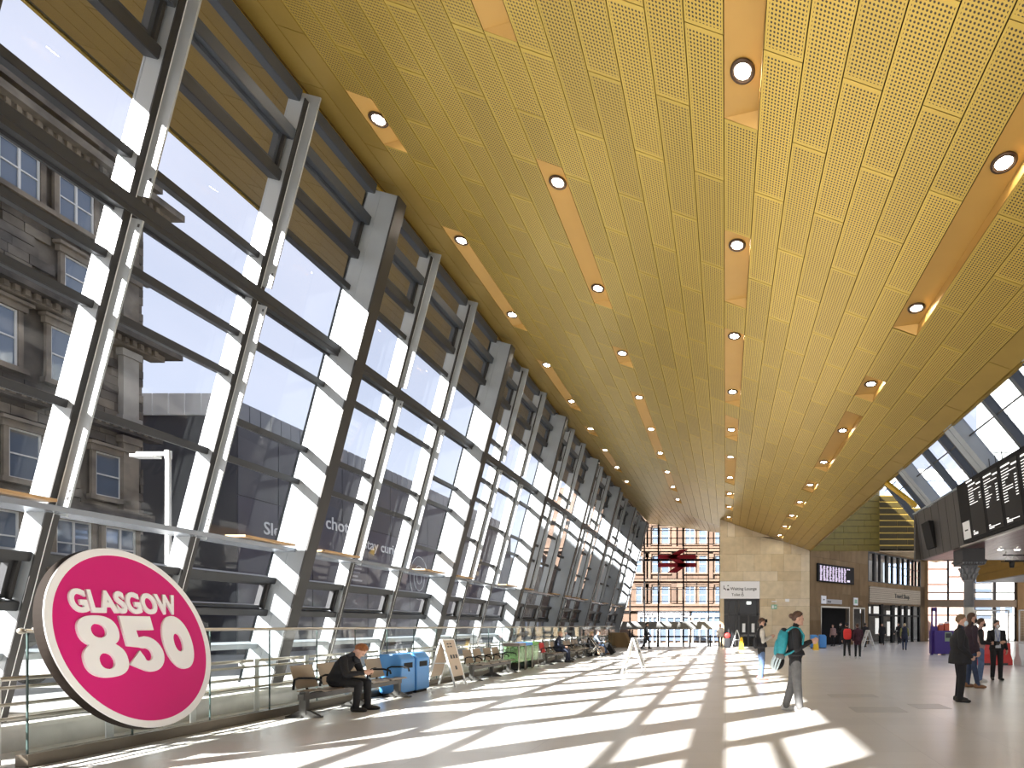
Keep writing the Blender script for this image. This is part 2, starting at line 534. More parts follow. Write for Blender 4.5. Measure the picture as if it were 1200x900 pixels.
q = MB(); q.hexa([(c0,-14,cz(c0)),(c1,-14,cz(c1)),(c1,2.3,cz(c1)),(c0,2.3,cz(c0))], (0,0,.03)); q.build('near_soffit', M['soffit'], can)

# ---- glass wall on the left : leaning frame
LEAN = .26
CC = 1/math.sqrt(1+LEAN*LEAN); SS = LEAN*CC
GX0 = -11.02 - LEAN*EYE                     # glass plane at floor level
def wmat(y):      # local x = into the hall, y = along the hall, z = up the lean
    return Matrix(((CC,0,SS,GX0),(0,1,0,y),(-SS,0,CC,0),(0,0,0,1)))
def up(h): return (h + EYE)/CC              # lean length at height h above the eye
wall = struct('wall_left', 'leaning glazed wall of steel fins and glass')
BAY = 2.22; Y0 = 12.6; TOPL = 12.19
col_me = None; mul_me = None
cb = MB()
cb.box(-.06, .70, 0, .03, 0, TOPL, 0).box(-.06, .70, .25, .28, 0, TOPL, 0).box(-.06, .0, .0, .28, 0, TOPL, 0)
cb.box(.70, .74, -.01, .29, 0, TOPL, 1).box(.30, .312, -.006, 0, 0, TOPL, 0)
cb.box(.0, .70, .03, .25, TOPL-.02, TOPL, 0)
col_me = cb.mesh('column', [M['steel'], M['steel_dark']])
mb_ = MB()
mb_.box(-.06, .24, 0, .085, 0, TOPL, 0).box(.24, .262, -.003, .082, 0, TOPL, 1)
mb_.box(.24, .266, .083, .092, 0, TOPL, 2)  # white strip painted in for the bright line of the sunlit slot
mb_.box(-.06, .445, .092, .118, up(1.78), up(6.33), 0).box(-.06, .445, .092, .118, up(6.68), up(10.4), 0).box(-.06, .262, .092, .118, 0, TOPL, 1)
mb_.box(-.06, .25, .118, .18, 0, TOPL, 1)
for l in (1.98, 6.05, 6.75):
    for dz in (.05, .17):
        mb_.box(.39, .42, .088, .092, up(l)+dz, up(l)+dz+.05, 1)
mul_me = mb_.mesh('mullion', [M['mullion_side'], M['steel_dark'], M['white_paint']])
NLO, NHI = -10, 19
for n in range(NLO, NHI+1):
    y = Y0 + BAY*n
    link('column' if n % 3 == 0 else 'mullion', col_me if n % 3 == 0 else mul_me, wall, None, wmat(y))

STD = [(10.16, .24, .16, 'b'), (9.43, .22, .22, 'b'), (8.63, .2, .17, 't'), (1.02, .15, .20, 't'), (.27, .15, .2, 't'), (-.5, .12, .16, 's'), (-1.55, .22, .22, 'c')]
PAT = {0: [7.9,5.62,4.08,3.34], 1: [7.9,5.62,4.08,3.34], 2: [7.9,5.62,4.12,3.34], 3: [7.9,4.85,4.08,2.58], 4: [7.13,5.62,4.85,3.34], 5: [7.9,5.62,4.08,2.58],
       -1: [7.13,5.62,4.85,3.34], -2: [7.13,5.62,4.85,3.34], -3: [7.13,5.62,4.85,3.34]}
tcache = {}
def bar(key, l, h, d, mats):
    if key not in tcache:
        tcache[key] = MB().box(-.05, d, 0, l, 0, h).box(d, d+.012, 0, l, .012, h-.012).mesh('transom', mats)
    return tcache[key]
pcache = {}
mm = {'b': M['bluegrey'], 't': M['transom'], 's': M['steel'], 'c': M['conc']}
vent_me = {}
for n in range(NLO+1, NHI+1):               # bay between fin n-1 and fin n
    ya = Y0 + BAY*(n-1) + (.28 if (n-1) % 3 == 0 else .18); yb = Y0 + BAY*n
    L_ = yb - ya
    mids = PAT.get(n, PAT[(n*2) % 6])
    rows = []
    for h, t, d, k in STD + [(m_, .13, .15, 't') for m_ in mids]:
        if n < -3 and k == 's': continue
        rows.append((h, t))
        link('transom', bar((round(L_,2),t,d,k), L_, t, d, mm[k]), wall, None, wmat(ya) @ Matrix.Translation((0,0,up(h))))
    # big horizontal girder and the pale ledge, both stand proud of the small mullions
    rows.append((6.38, .24))
    ga = ya - (.18 if (n-1) % 3 else 0)
    gl = yb - ga
    k = ('g', round(gl,2))
    if k not in tcache:
        tcache[k] = MB().box(-.05, .30, 0, gl, 0, .25).box(.30, .315, 0, gl, .09, .24).box(.02, .10, 0, gl, -.05, 0).mesh('girder', M['transom'])
    link('girder', tcache[k], wall, None, wmat(ga) @ Matrix.Translation((0,0,up(6.38))))
    rows.append((1.72, .12))
    k = ('l', round(gl,2))
    if k not in tcache:
        tcache[k] = MB().box(-.05, .5, 0, gl, 0, .05).box(.46, .5, 0, gl, .05, .09).mesh('ledge', M['ledge'])
    gx = GX0 + LEAN*(1.72+EYE)
    link('ledge', tcache[k], wall, None, Matrix.Translation((gx, ga, 1.72+EYE)))
    if n % 3 in (0, 1) or (n > 5 and n % 2):
        k = ('w', 1)
        if k not in tcache:
            tcache[k] = MB().box(.20, .62, 0, 1.3, .12, .165).box(.22, .26, .1, .14, .04, .12).box(.22, .26, 1.16, 1.2, .04, .12).mesh('wooden_shelf', M['wood'])
        link('wooden_shelf', tcache[k], wall, None, Matrix.Translation((gx, yb - 1.45, 1.72+EYE)))
    # opening vents, low and high
    for (h0, h1, md) in ((.27+.15/CC, 1.02, 'transom'), (8.63+.2/CC, 9.43, 'bluegrey')):
        hh = up(h1) - up(h0); fw = .07
        k = ('v', round(L_,2), round(hh,2), md)
        if k not in vent_me:
            b = MB()
            for (y0_, y1_, z0_, z1_) in ((.03, L_-.05, .01, fw), (.03, L_-.05, hh-fw, hh-.005), (.03, .03+fw, fw, hh-fw), (L_-.05-fw*1.4, L_-.05, fw, hh-fw)):
                b.box(-.02, .09, y0_, y1_, z0_, z1_)
            b.box(.09, .15, L_-.09, L_-.05, 0, hh, 1)
            vent_me[k] = b.mesh('vent_frame', [M[md], M['steel_dark']])
        link('vent_frame', vent_me[k], wall, None, wmat(ya) @ Matrix.Translation((0,0,up(h0))))
    # panes
    rows.sort()
    if n < -3: rows = [rows[0], rows[-1]]
    for (h0, t0), (h1, t1) in zip(rows[:-1], rows[1:]):
        z0 = up(h0) + (t0 if h0 != 1.72 else .05); z1 = up(h1)
        if z1 - z0 < .1: continue
        k = (round(L_,2), round(z1-z0,3))
        if k not in pcache:
            pcache[k] = MB().box(-.03, -.016, 0, L_, 0, z1-z0).mesh('pane', M['pane'])
        link('pane', pcache[k], wall, None, wmat(ya) @ Matrix.Translation((0,0,z0)))
# plinth under the wall
MB().box(-11.7, -11.3, -12, 55.8, -.6, .02).build('plinth', M['conc'], wall)

# ---- ramp edge kerb beyond the balustrade
kb = struct('trim_3', 'concrete kerb of the ramp behind the glass balustrade')
MB().box(-9.05, -8.75, -6, 38.5, 0, .27).box(-9.1, -8.7, -6, 38.5, .27, .33).build('kerb', M['conc'], kb)

# ---- far facade
fac = struct('wall_back', 'black framed glazed end wall')
FY = 55.8
fm = MB
for x in (-11.6, -9.9, -8.4, -6.95, -4.35, -1.75, -.55):
    MB().box(x-.07, x+.07, FY-.1, FY+.1, -1.2, EYE+9.6+(-x)*.13).build('mullion', M['black'], fac)
for z, t in ((-1.0,.1),(.45,.07),(2.9,.10),(3.05,.05),(4.05,.06),(5.3,.07),(6.4,.07),(8.35,.22),(9.2,.06),(10.0,.07),(10.6,.07),(11.4,.06)):
    x0 = -11.7 + max(0, (z-1.5))*LEAN
    MB().box(x0, -.45, FY-.08, FY+.06, z-t/2, z+t/2).build('transom', M['black'], fac)
MB().box(-11.3, -.45, FY-.5, FY-.12, 1.15, 1.95).build('spandrel', mat('spandrel_grey', (.30,.30,.29), .6), fac)
xs = [-11.6,-9.9,-8.4,-6.95,-4.35,-1.75,-.55]
zs = [-1.0,.45,2.9,5.3,8.35]
for xa, xb in zip(xs[:-1], xs[1:]):
    for za, zb in zip(zs[:-1], zs[1:]):
        sh = 0
        if xa + .07 < -11.7 + max(0, zb-1.5)*LEAN - .6: continue
        MB().box(xa+.07, xb-.07, FY-.01, FY+.01, za+.04, zb-.04).build('pane', M['pane'], fac)

# ---- stone end of the hall on the right
M['door_dark'] = mat('dark_glazed_screen', (.018,.019,.022), .12, 0)
sw = struct('wall_front', 'buff stone wall above the waiting lounge')
SY = 39.1; SXA, SXB = -.40, 6.13
MB().box(SXA, SXB, SY+.06, SY+.5, 4.75, 6.9).box(2.52, SXB, SY+.06, SY+.5, 0, 4.75).build('backing', M['stone_brown'], sw)
up_ = MB(); up_.hexa([(SXA,SY+.06,6.9),(SXB,SY+.06,6.9),(SXB,SY+.06,cz(SXB)),(SXA,SY+.06,cz(SXA))], (0,.44,0)); up_.build('backing', M['stone_brown'], sw)
MB().box(SXA, SXA+.3, SY+.06, 55.6, -1.1, cz(SXA)+.3).build('backing', M['stone_clean'][0], sw)
rows_ = [0, .35, 1.55, 2.95, 3.5, 4.78, 5.5, 6.75, 8.0, 9.35]
random.seed(3)
for a, b in zip(rows_[:-1], rows_[1:]):
    x = SXA if a >= 4.7 else 2.52
    while x < SXB - .05:
        w = random.choice([.55,.9,1.25,1.7])
        x2 = x + w
        if SXB - x2 < .5: x2 = SXB
        top0 = min(b, cz(x) - .0); top1 = min(b, cz(x2))
        if max(top0, top1) > a + .05:
            top0 = max(top0, a+.01); top1 = max(top1, a+.01)
            g_ = .006
            MB().hexa([(x+g_,SY,a+g_),(x2-g_,SY,a+g_),(x2-g_,SY,top1-g_),(x+g_,SY,top0-g_)], (0,.07,0)).build('stone_panel', random.choice(M['stone_clean']), sw)
        x = x2
# waiting lounge entrance
wl = struct('door_1', 'dark glazed entrance of the waiting lounge')
b = MB(); b.box(SXA, 2.5, SY+.35, SY+.4, 0, 3.5); b.build('dark_screen', M['door_dark'], wl)
for x, w in ((SXA+.05,.1),(.25,.06),(.75,.06),(1.0,.12),(1.68,.08),(2.36,.1)):
    MB().box(x-w/2, x+w/2, SY+.2, SY+.35, 0, 3.5 if w != .08 else 2.35).build('frame', M['char'], wl)
MB().box(SXA, 2.5, SY+.2, SY+.35, 2.32, 2.42).build('frame', M['char'], wl)
for x in (1.04, 1.72):
    MB().box(x+.06, x+.56, SY+.28, SY+.3, .1, 2.25).build('door_leaf', glass_mat('door_glass',(.25,.25,.26),1.5), wl)
    MB().box(x+.2, x+.42, SY+.255, SY+.27, 1.05, 1.7).build('notice', M['white_paint'], wl)
MB().box(SXA, 2.5, SY+.1, SY+.36, 3.42, 3.52).build('frame', M['char'], wl)

# ---- return wall at 45 degrees : stone, doors, board, windows
rw = struct('wall_right', 'brown stone wall set at an angle with doorways and upper windows')
D45 = Vector((1,1,0)).normalized(); N45 = Vector((1,-1,0)).normalized()      # N45 faces the hall
def w45(s, z, d=0.0):
    p = Vector((SXB, SY, z)) + Vector((s, s, 0)) + N45*d
    return p
def q45(mb, s0, s1, z0, z1, d0=0.0, d1=-.3, mi=0):
    mb.hexa([w45(s0,z0,d0), w45(s1,z0,d0), w45(s1,z1,d0), w45(s0,z1,d0)], N45*(d1-d0), mi); return mb
ZT = 8.0
dz0 = 2.95
random.seed(5)
openings = [(1.0, 3.7, 0, dz0), (4.15, 5.35, 0, 2.9), (5.75, 12.6, 0, 3.35), (5.75, 12.65, 5.25, 7.72)]
b = MB()
q45(b, 0, 1.0, 0, dz0); q45(b, 3.7, 4.15, 0, dz0); q45(b, 5.35, 5.75, 0, dz0)
q45(b, 0, 5.75, dz0, ZT); q45(b, 5.75, 13.3, 3.35, 5.25); q45(b, 12.65, 13.3, 0, ZT); q45(b, 5.75, 13.3, 7.72, ZT)
b.build('backing', M['stone_brown'], rw)
mbr = [mat('brown_stone_%d' % i, c, .88, 0, .2, 2, spec=.15, stretch=(1,1,.4)) for i, c in enumerate([(.235,.16,.085),(.205,.138,.072),(.255,.178,.098)])]
zz = [0,.95,1.95,2.93]
for s0, s1 in ((0,1.0),(3.7,4.15),(5.35,5.75)):
    for a, c in zip(zz[:-1], zz[1:]):
        q45(MB(), s0+.005, s1-.005, a+.005, c-.005, .03, 0).build('stone_panel', random.choice(mbr), rw)
for a, c in ((2.95,4.0),(4.0,5.3),(5.3,6.6),(6.6,8.0)):
    s = 0
    while s < 5.75:
        e = min(5.75, s + random.choice([.9,1.2,1.5]))
        if 5.75 - e < .4: e = 5.75
        q45(MB(), s+.005, e-.005, a+.005, c-.005, .03, 0).build('stone_panel', random.choice(mbr), rw)
        s = e
for s in (5.75, 8.0, 10.3):
    q45(MB(), s+.005, s+2.2, 4.75, 5.22, .03, 0).build('stone_panel', mbr[2], rw)
# dark interior of the doorways
b = MB(); q45(b, .5, 5.6, 0, 3.2, -1.6, -1.7); b.build('interior', M['black'], rw)
for s0, s1 in ((.96,3.74),(4.11,5.39)):
    b = MB(); q45(b, s0, s1, 2.9, 3.02, .06, -.2); q45(b, s0, s0+.06, 0, 2.9, .05, -.2); q45(b, s1-.06, s1, 0, 2.9, .05, -.2)
    b.build('door_frame', M['rail'], rw)
# upper windows
b = MB()
q45(b, 5.75, 12.65, 5.2, 5.3, .02, -.25); q45(b, 5.75, 12.65, 7.66, 7.76, .02, -.25)
b.build('window_frame', M['char'], rw)
for s, w in ((5.75,.1),(6.5,.22),(7.2,.06),(8.0,.22),(8.75,.06),(9.5,.22),(10.2,.06),(10.9,.22),(11.55,.08),(12.0,.06),(12.55,.12)):
    q45(MB(), s, s+w, 5.25, 7.72, .03, -.2).build('mullion', M['char'], rw)
q45(MB(), 7.9, 12.6, 6.75, 6.81, -.02, -.14).build('window_bar', M['char'], rw)
q45(MB(), 9.5, 12.6, 6.1, 6.15, -.02, -.14).build('window_bar', M['char'], rw)
q45(MB(), 5.75, 12.6, 5.25, 7.7, -.08, -.1).build('pane', M['shop_glass'], rw)
M['room_pale'] = mat('pale_room_wall', (.66,.64,.60), .8, 0, .35, .9)
b = MB(); q45(b, 5.0, 13.0, 4.6, 9.0, -4.2, -4.3); q45(b, 3.0, 13.3, 7.8, 7.95, -.3, -3.4); b.build('room_back', M['room_pale'], rw)
# perforated fascia and shopfront below
M['perf_fascia'] = perforated('perforated_fascia', (.42,.36,.28), (.12,.09,.06), .16, .30, .5, .3, 99, 99)
fo = MB().box(0.2, 9.6, .2, 1.55, 0, .04).build('fascia', M['perf_fascia'], rw)
fo.matrix_local = Matrix.Translation(w45(5.72, 3.3, .05)) @ Matrix(((D45.x,0,N45.x,0),(D45.y,0,N45.y,0),(0,1,0,0),(0,0,0,1)))
for s, w in ((5.75,.1),(7.3,.3),(8.7,.35),(9.75,.2),(10.5,.3),(11.5,.12),(12.45,.15)):
    q45(MB(), s, s+w, 0, 3.4, .02, -.2).build('mullion', M['black'], rw)
q45(MB(), 5.75, 12.6, 2.35, 2.5, 0, -.15).build('window_bar', M['black'], rw)
q45(MB(), 5.75, 12.6, 0, 3.35, -.08, -.1).build('pane', M['shop_glass'], rw)
b = MB(); q45(b, 3.0, 17.5, 0, 4.4, -3.0, -3.1); q45(b, 3.0, 13.4, 3.45, 3.6, -.3, -3.0); b.build('shop_back', mat('dim_shop_wall', (.10,.09,.085), .7, 0, .6, 1.2), rw)
for s0, s1, z0, z1 in ((6.0,7.2,2.6,3.2),(7.6,8.6,2.6,3.25),(9.2,10.4,2.55,2.9),(10.2,10.6,1.0,3.2),(7.8,8.3,.8,2.2),(9.3,10.0,.6,1.9),(11.3,12.4,2.5,3.1)):
    b = MB(); q45(b, s0, s1, z0, z1, -.9, -.95); b.build('lit_panel', emat('lit_shop_panel', (.95,.92,.88), .34), rw)

# ---- olive cladding above the return wall
gc = struct('trim_4', 'olive gold cladding between the ceiling edge and the angled wall')
S_C = 7.06
def gl_pt(s, v):         # course lines fan slightly, v = 0 at the stone, 1 at the ceiling apex
    p = w45(s, 0, .06)
    return Vector((p.x, p.y, EYE + (87 + v*73)*p.y/630))
NC = 10
for k in range(NC):
    v0, v1 = k/NC + .004, (k+1)/NC - .004
    # left limit follows the sloping ceiling edge
    smin = max(0, S_C*((k+.0)/NC)*1.02 - .15)
    s = smin
    stops = sorted([x for x in ([smin, 2.2 + (k % 2)*.9, 4.6 + (k % 3)*.7, S_C]) if smin <= x <= S_C])
    for a, c in zip(stops[:-1], stops[1:]):
        if c - a < .2: continue
        MB().hexa([gl_pt(a+.01,v0), gl_pt(c-.01,v0), gl_pt(c-.01,v1), gl_pt(a+.01,v1)], -N45*.05).build('cladding_panel', M['olive'], gc)
MB().hexa([gl_pt(0,0)-N45*.06, gl_pt(S_C,0)-N45*.06, gl_pt(S_C,1)-N45*.06, gl_pt(0,1)-N45*.06], -N45*.2).build('backing', M['olive_shaded'], gc)
pA = gl_pt(S_C, 0); yB = pA.y
for k in range(9):
    z0 = EYE + (87 + 73*k/NC + .5)*yB/630; z1 = EYE + (87 + 73*(k+1)/NC - 1.2)*yB/630
    xe = pA.x + 5.4 - max(0, k-3)*.62
    xm = pA.x + 1.5 + (k % 2)*.9
    for a, c in ((pA.x+.02, xm), (xm+.04, xe)):
        if c - a > .15: MB().box(a, c, yB, yB+.05, z0, z1).build('cladding_panel', M['olive_shaded'], gc)
b = MB()
for k in range(9):
    b.box(pA.x, pA.x + 5.4 - max(0, k-3)*.62, yB+.06, yB+.3, EYE+(87+73*k/NC)*yB/630, EYE+(87+73*(k+1)/NC)*yB/630)
b.build('backing', M['brass_plain'], gc)
b = MB(); b.hexa([(pA.x, yB, EYE+86.5*yB/630), (pA.x+8, yB, EYE+86.5*yB/630), (pA.x+8, yB+8, EYE+86.5*yB/630), (pA.x, yB+.4, EYE+86.5*yB/630)], (0,0,.2)); b.build('soffit', M['stone_clean'][0], gc)

# ---- sloped skylight along the right edge of the ceiling
sk = struct('window_1', 'sloping skylight along the right edge of the golden ceiling')
SKA = Vector((6.36, 0, EYE+5.5)); SKD = Vector((1, 0, -1.2)).normalized(); SKN = Vector((-1.2, 0, -1)).normalized()
SKL = 1.72
def skmat(y, d=0.0):   # local x = down the slope, y = along, z = outward
    o = SKA - SKN*d; n = -SKN
    return Matrix(((SKD.x,0,n.x,o.x),(0,1,0,y),(SKD.z,0,n.z,o.z),(0,0,0,1)))
smal = MB().box(-.22, SKL, 0, .12, -.06, .16).mesh('rafter', M['bluegrey'])
sbig = MB().box(-.22, SKL, 0, .52, -.2, .16).box(-.22, SKL, .24, .26, -.212, -.2).mesh('main_rafter', M['steel'])
sedge = MB().box(-.22, SKL, -.05, 0, -.2, .16).mesh('rafter_edge', M['steel_dark'])
for n in range(-4, 5):
    yy = 15.0 + 4.0*(n-3) + 4.0
    if yy > 19.6: continue
    link('main_rafter', sbig, sk, None, skmat(yy-.4)); link('rafter_edge', sedge, sk, None, skmat(yy+.17))
    for t in (1.33, 2.6):
        link('rafter', smal, sk, None, skmat(yy + t - .5))
MB().box(.42, .46, -4, 20.4, -.02, .06, 0, skmat(0)).build('glazing_bar', M['steel_dark'], sk)
MB().box(-.22, SKL, -4, 20.4, .09, .1, 0, skmat(0)).build('pane', M['pane'], sk)
b = MB(); b.hexa([(6.1,20.3,EYE+5.50),(7.25,20.3,EYE+4.62),(7.25,20.3,EYE+4.5),(6.1,20.3,EYE+5.38)], (0,.3,0)); b.build('end_trim', M['brass_edge'], sk)

# ---- end glazing on the far right
rg = struct('window_2', 'bright glazed screen at the far right end of the concourse')
GY = 53.0
def gx(px): return (px-850)*GY/630
def gz(py): return EYE + (733-py)*GY/630
for px, w in ((1085,.16),(1111,.14),(1165.5,.18),(1190,.2)):
    MB().box(gx(px)-w/2, gx(px)+w/2, GY-.1, GY+.1, 0, 8.6).build('mullion', M['char'], rg)
for pa, pb, py in ((1085,1111,667),(1085,1111,685),(1085,1190,694.5),(1111,1166,676),(1166,1190,682),(1085,1190,657),(1085,1190,721),(1085,1190,751)):
    MB().box(gx(pa), gx(pb), GY-.06, GY+.06, gz(py)-.05, gz(py)+.05).build('transom', M['char'], rg)
MB().box(gx(1078), gx(1192), GY-.3, GY+.2, gz(711.6), gz(703)).build('spandrel', mat('brown_spandrel', (.22,.17,.12), .6), rg)
MB().box(gx(1085), gx(1190), GY-.01, GY+.01, .05, 8.5).build('pane', M['shop_glass'], rg)
MB().box(gx(1079), gx(1085), GY-.6, GY+.2, 0, 8.6).build('jamb', mbr[2], rg)
MB().box(gx(1190), 45, GY-.4, GY+.2, 0, 9).build('side_wall', mbr[0], rg)
MB().box(gx(1060), 45, GY-14, GY+.3, 8.6, 8.9).build('flat_ceiling', mat('dusky_red_soffit', (.24,.13,.11), .5), rg)

# ---- overhead bridge box carrying the departure board
br = struct('trim_5', 'dark overhead bridge box along the right side of the concourse')
XT, XB = 7.19, 7.41
ZT_, ZB_ = EYE+4.21, EYE+2.49
b = MB()
b.hexa([(XT,-6,ZT_),(XB,-6,ZB_),(XB,20.5,ZB_),(XT,20.5,ZT_)], (.12,0,0)); b.build('side_skin', M['anth'], br)
seam = MB()
for y in [20.1 - .62*k for k in range(7)]:
    seam.hexa([(XT-.004,y,ZT_),(XB-.004,y,ZB_),(XB-.004,y+.015,ZB_),(XT-.004,y+.015,ZT_)], (.01,0,0))
seam.build('panel_joints', M['black'], br, 'stuff')
MB().box(XT, 13.0, 20.35, 20.5, ZB_, ZT_).build('end_skin', M['anth'], br)
b = MB(); b.hexa([(XB-.33,18.75,ZT_-.55),(XB-.12,18.75,ZB_+.25),(XB-.12,19.45,ZB_+.25),(XB-.33,19.45,ZT_-.55)], (.2,0,0)); b.build('recess', M['black'], br)
MB().box(XT-.05, XT+.6, -6, 20.5, ZT_, ZT_+.06).build('coping', M['steel'], br)
MB().box(XB-.03, XB+.1, -6, 16.9, ZB_-.05, ZB_).build('bottom_rail', M['rail'], br)
M['soffit_slat'] = mat('pink_reflection_slats', (.16,.085,.085), .28, .3)  # pink reflections on the soffit put into the slat colour
for k in range(16):
    x = XB + .1 + k*.35
    MB().box(x, x+.34, -6, 20.4, ZB_, ZB_+.04 + .006*(k % 2)).build('slat', M['soffit_slat'], br)
MB().box(XT+.1, 13.0, -6, 20.4, ZT_-.1, ZT_).build('deck', M['char'], br)
for x, y in ((9.0,17.6),(9.55,17.6),(9.9,15.2)):
    l = thing('downlight', 'small round downlight under the dark bridge, %s' % ('nearer the board' if x < 9.2 else 'farther from the board' if x < 9.7 else 'close to the camera'), 'downlight', (x, y, ZB_), 0, 'bridge downlights')
    MB().lathe([(.11,.0),(.12,-.012),(.09,-.014)], 18).build('rim', M['rail'], l)
    MB().lathe([(.088,-.005),(.08,-.016)], 18).build('lens', M['lamp'], l)

# ---- gold clad beam on the far right and roof of the side concourse
rb = struct('trim_6', 'ochre clad beam over the side concourse')
for k in range(3):
    MB().box(16.4, 16.55, 12+.01, 35, EYE+2.83+k*.46, EYE+2.83+(k+1)*.46-.015).build('cladding_strip', mat('ochre_cladding_%d' % k, (.46,.27,.06), .5, .3, .1, 2), rb)
MB().box(16.4, 20, 35, 35.15, EYE+2.83, EYE+4.2).build('end_strip', M['brass_trough'], rb)
MB().box(16.55, 40, 8, 34.9, EYE+2.8, EYE+3.0).build('soffit', M['steel'], rb)
# ================================================================== OUTSIDE
M['soot'] = [mat('sooty_sandstone_%d' % i, c, .85, 0, .45, .9, .1, col2=d) for i, (c, d) in enumerate([((.17,.145,.115),(.05,.043,.037)),((.21,.18,.14),(.07,.06,.05)),((.13,.11,.09),(.04,.035,.03)),((.27,.225,.17),(.09,.075,.06))])]
M['out_glass'] = mat('sky_reflecting_window', (.10,.13,.18), .04, 0, spec=1.0)
M['sash'] = mat('white_sash', (.62,.62,.60), .5)
def window_part(parent, P, u, nrm, w, h, sash=True, mats=None, stone=None):
    """surround with sill and lintel, pane and sash bars: part window > sub-parts pane, sash. P lower left corner on the wall face"""
    u = Vector(u); n = Vector(nrm); P = Vector(P); z = Vector((0,0,1))
    def hx(mb, a0, a1, z0, z1, d0, d1): mb.hexa([P+u*a0+z*z0+n*d0, P+u*a1+z*z0+n*d0, P+u*a1+z*z1+n*d0, P+u*a0+z*z1+n*d0], n*(d1-d0))
    b = MB(); t = .18*min(1, w/1.2)
    hx(b,-t,0,0,h,0,.14); hx(b,w,w+t,0,h,0,.14); hx(b,-t*1.8,w+t*1.8,-.22,0,0,.26); hx(b,-t*1.6,w+t*1.6,h,h+.28,0,.22); hx(b,-t*2.2,w+t*2.2,h+.28,h+.42,0,.38)
    o = b.build('window', stone or M['soot'][3], parent)
    b = MB(); hx(b,0,w,0,h,.01,.03); b.build('pane', M['out_glass'], o)
    if sash:
        b = MB(); s = .07
        hx(b,0,s,0,h,.03,.08); hx(b,w-s,w,0,h,.03,.08); hx(b,s,w-s,0,s,.03,.08); hx(b,s,w-s,h-s,h,.03,.08); hx(b,s,w-s,h*.5-.03,h*.5+.03,.03,.09)
        if w > 1.25: hx(b,w/2-.04,w/2+.04,s,h-s,.03,.085)
        b.build('sash', M['sash'], o)
    return o

# ---- sooty sandstone block across the street
bd = thing('sandstone_building', 'sooty carved sandstone building with sash windows across the street on the left', 'building', (-30, 6, -.25))
BX = -30.0
def bl(x, y, z): return (x-BX, y-6, z+.25)
core = MB(); core.box(-16, -.12, 0, 21.7, 0, 24.9); core.build('wall', M['soot'][0], bd)
random.seed(11)
M['soot'].append(mat('pale_base_stone', (.40,.375,.33), .85, 0, .35, .8))
st = [MB() for _ in range(5)]
win = []
for (z, h, ys) in ((20.2,1.9,(15.2,17.5,19.8,22.1,24.1)), (16.9,1.7,(15.4,19.8,24.3)), (12.7,2.4,(14.8,17.1,19.4,21.6,23.8)), (8.0,2.1,(14.2,16.9,19.5,22.4,25.5)), (4.5,2.1,(15,18.6,21.4,24.0,25.9))):
    for y in ys: win.append((y, z, 1.1 if z not in (20.2, 4.5) else 1.35, h))
def clash(y0, y1, z0, z1):
    return any(y0 < y+w+.25 and y1 > y-.25 and z0 < z+h+.4 and z1 > z-.2 for y, z, w, h in win)
z = 0.0
k = 0
while z < 24.2:
    h = .42 if z > 6 else .55
    y = 14.0 - (k % 2)*.4
    while y < 27.6:
        w = random.choice([.7,.9,1.15]); y2 = min(27.7, y+w)
        if not clash(y, y2, z, z+h):
            d = random.uniform(0,.035) + (.03 if z < 6 else 0)
            st[random.choice([0,0,1,2,2,3]) if z > 7 else 4].box(-.12, d, y-6+.012, y2-6-.012, z+.012, z+h-.012)
        y = y2
    z += h; k += 1
for i, s_ in enumerate(st): s_.build('ashlar', M['soot'][i], bd, 'stuff')
for y, z, w, h in win:
    window_part(bd, bl(BX+.02, y, z-.25), (0,1,0), (1,0,0), w, h)
for z, d, h in ((7.15,.3,.35),(11.3,.5,.35),(11.65,.8,.2),(15.6,.55,.3),(15.9,1.05,.35),(19.4,.35,.3),(22.9,.7,.4),(23.3,1.15,.35),(24.4,.5,.5)):
    b = MB(); b.box(-.2, d, 0, 21.7+min(d,1.0), z, z+h)
    b.build('cornice', random.choice(M['soot']), bd)
    if d > .6:
        dn = MB(); y = 8.0
        while y < 21.8: dn.box(0, d*.7, y, y+.16, z-.24, z); y += .34
        dn.build('dentils', M['soot'][3], bd, 'stuff')
for y in (17.0, 21.0, 26.9):
    for z0, z1 in ((6.7,11.2),(11.9,15.5),(16.2,19.3),(19.7,22.8)):
        MB().box(0, .28, y-6-.35, y-6+.35, z0+.3, z1-.35).box(0, .36, y-6-.45, y-6+.45, z0, z0+.3).box(0, .36, y-6-.45, y-6+.45, z1-.35, z1).build('pilaster', random.choice(M['soot']), bd)

# ---- grey hotel block with lettering
M['hotel'] = mat('violet_grey_cladding', (.075,.07,.095), .6, 0, .12, .4)
M['hotel_side'] = mat('dark_grey_cladding', (.075,.075,.088), .6, 0, .2, .5)
M['hotel_base'] = mat('pale_grey_shopfront_base', (.24,.24,.25), .5, 0, .3, .6)
ht = thing('hotel_building', 'dark violet grey hotel block with white lettering along its street side', 'building', (-30, 33, -.25))
MB().box(-24, 0, 0, 42, 0, 14.7).build('wall', M['hotel_side'], ht)
b = MB()
for k in range(24): b.box(-24+k*1.0, -24+k*1.0+.93, -.14, 0, 14.7, 16.0)
b.build('parapet_front', mat('white_parapet', (.92,.91,.88), .6), ht, 'stuff')
b = MB()
for k in range(52): b.box(.0, .12, k*.8, k*.8+.74, 14.3, 15.6)
b.build('parapet_side', mat('slate_parapet', (.17,.18,.20), .5), ht, 'stuff')
for k in range(14):
    y = k*3.0
    for z0, z1 in ((.3,4.6),(4.65,9.8),(9.85,14.2)):
        MB().box(.0, .08, y+.02, y+2.96, z0, z1).build('cladding_panel', M['hotel_base'] if z0 < 1 else M['hotel'] if z0 < 9 else M['hotel_side'], ht)
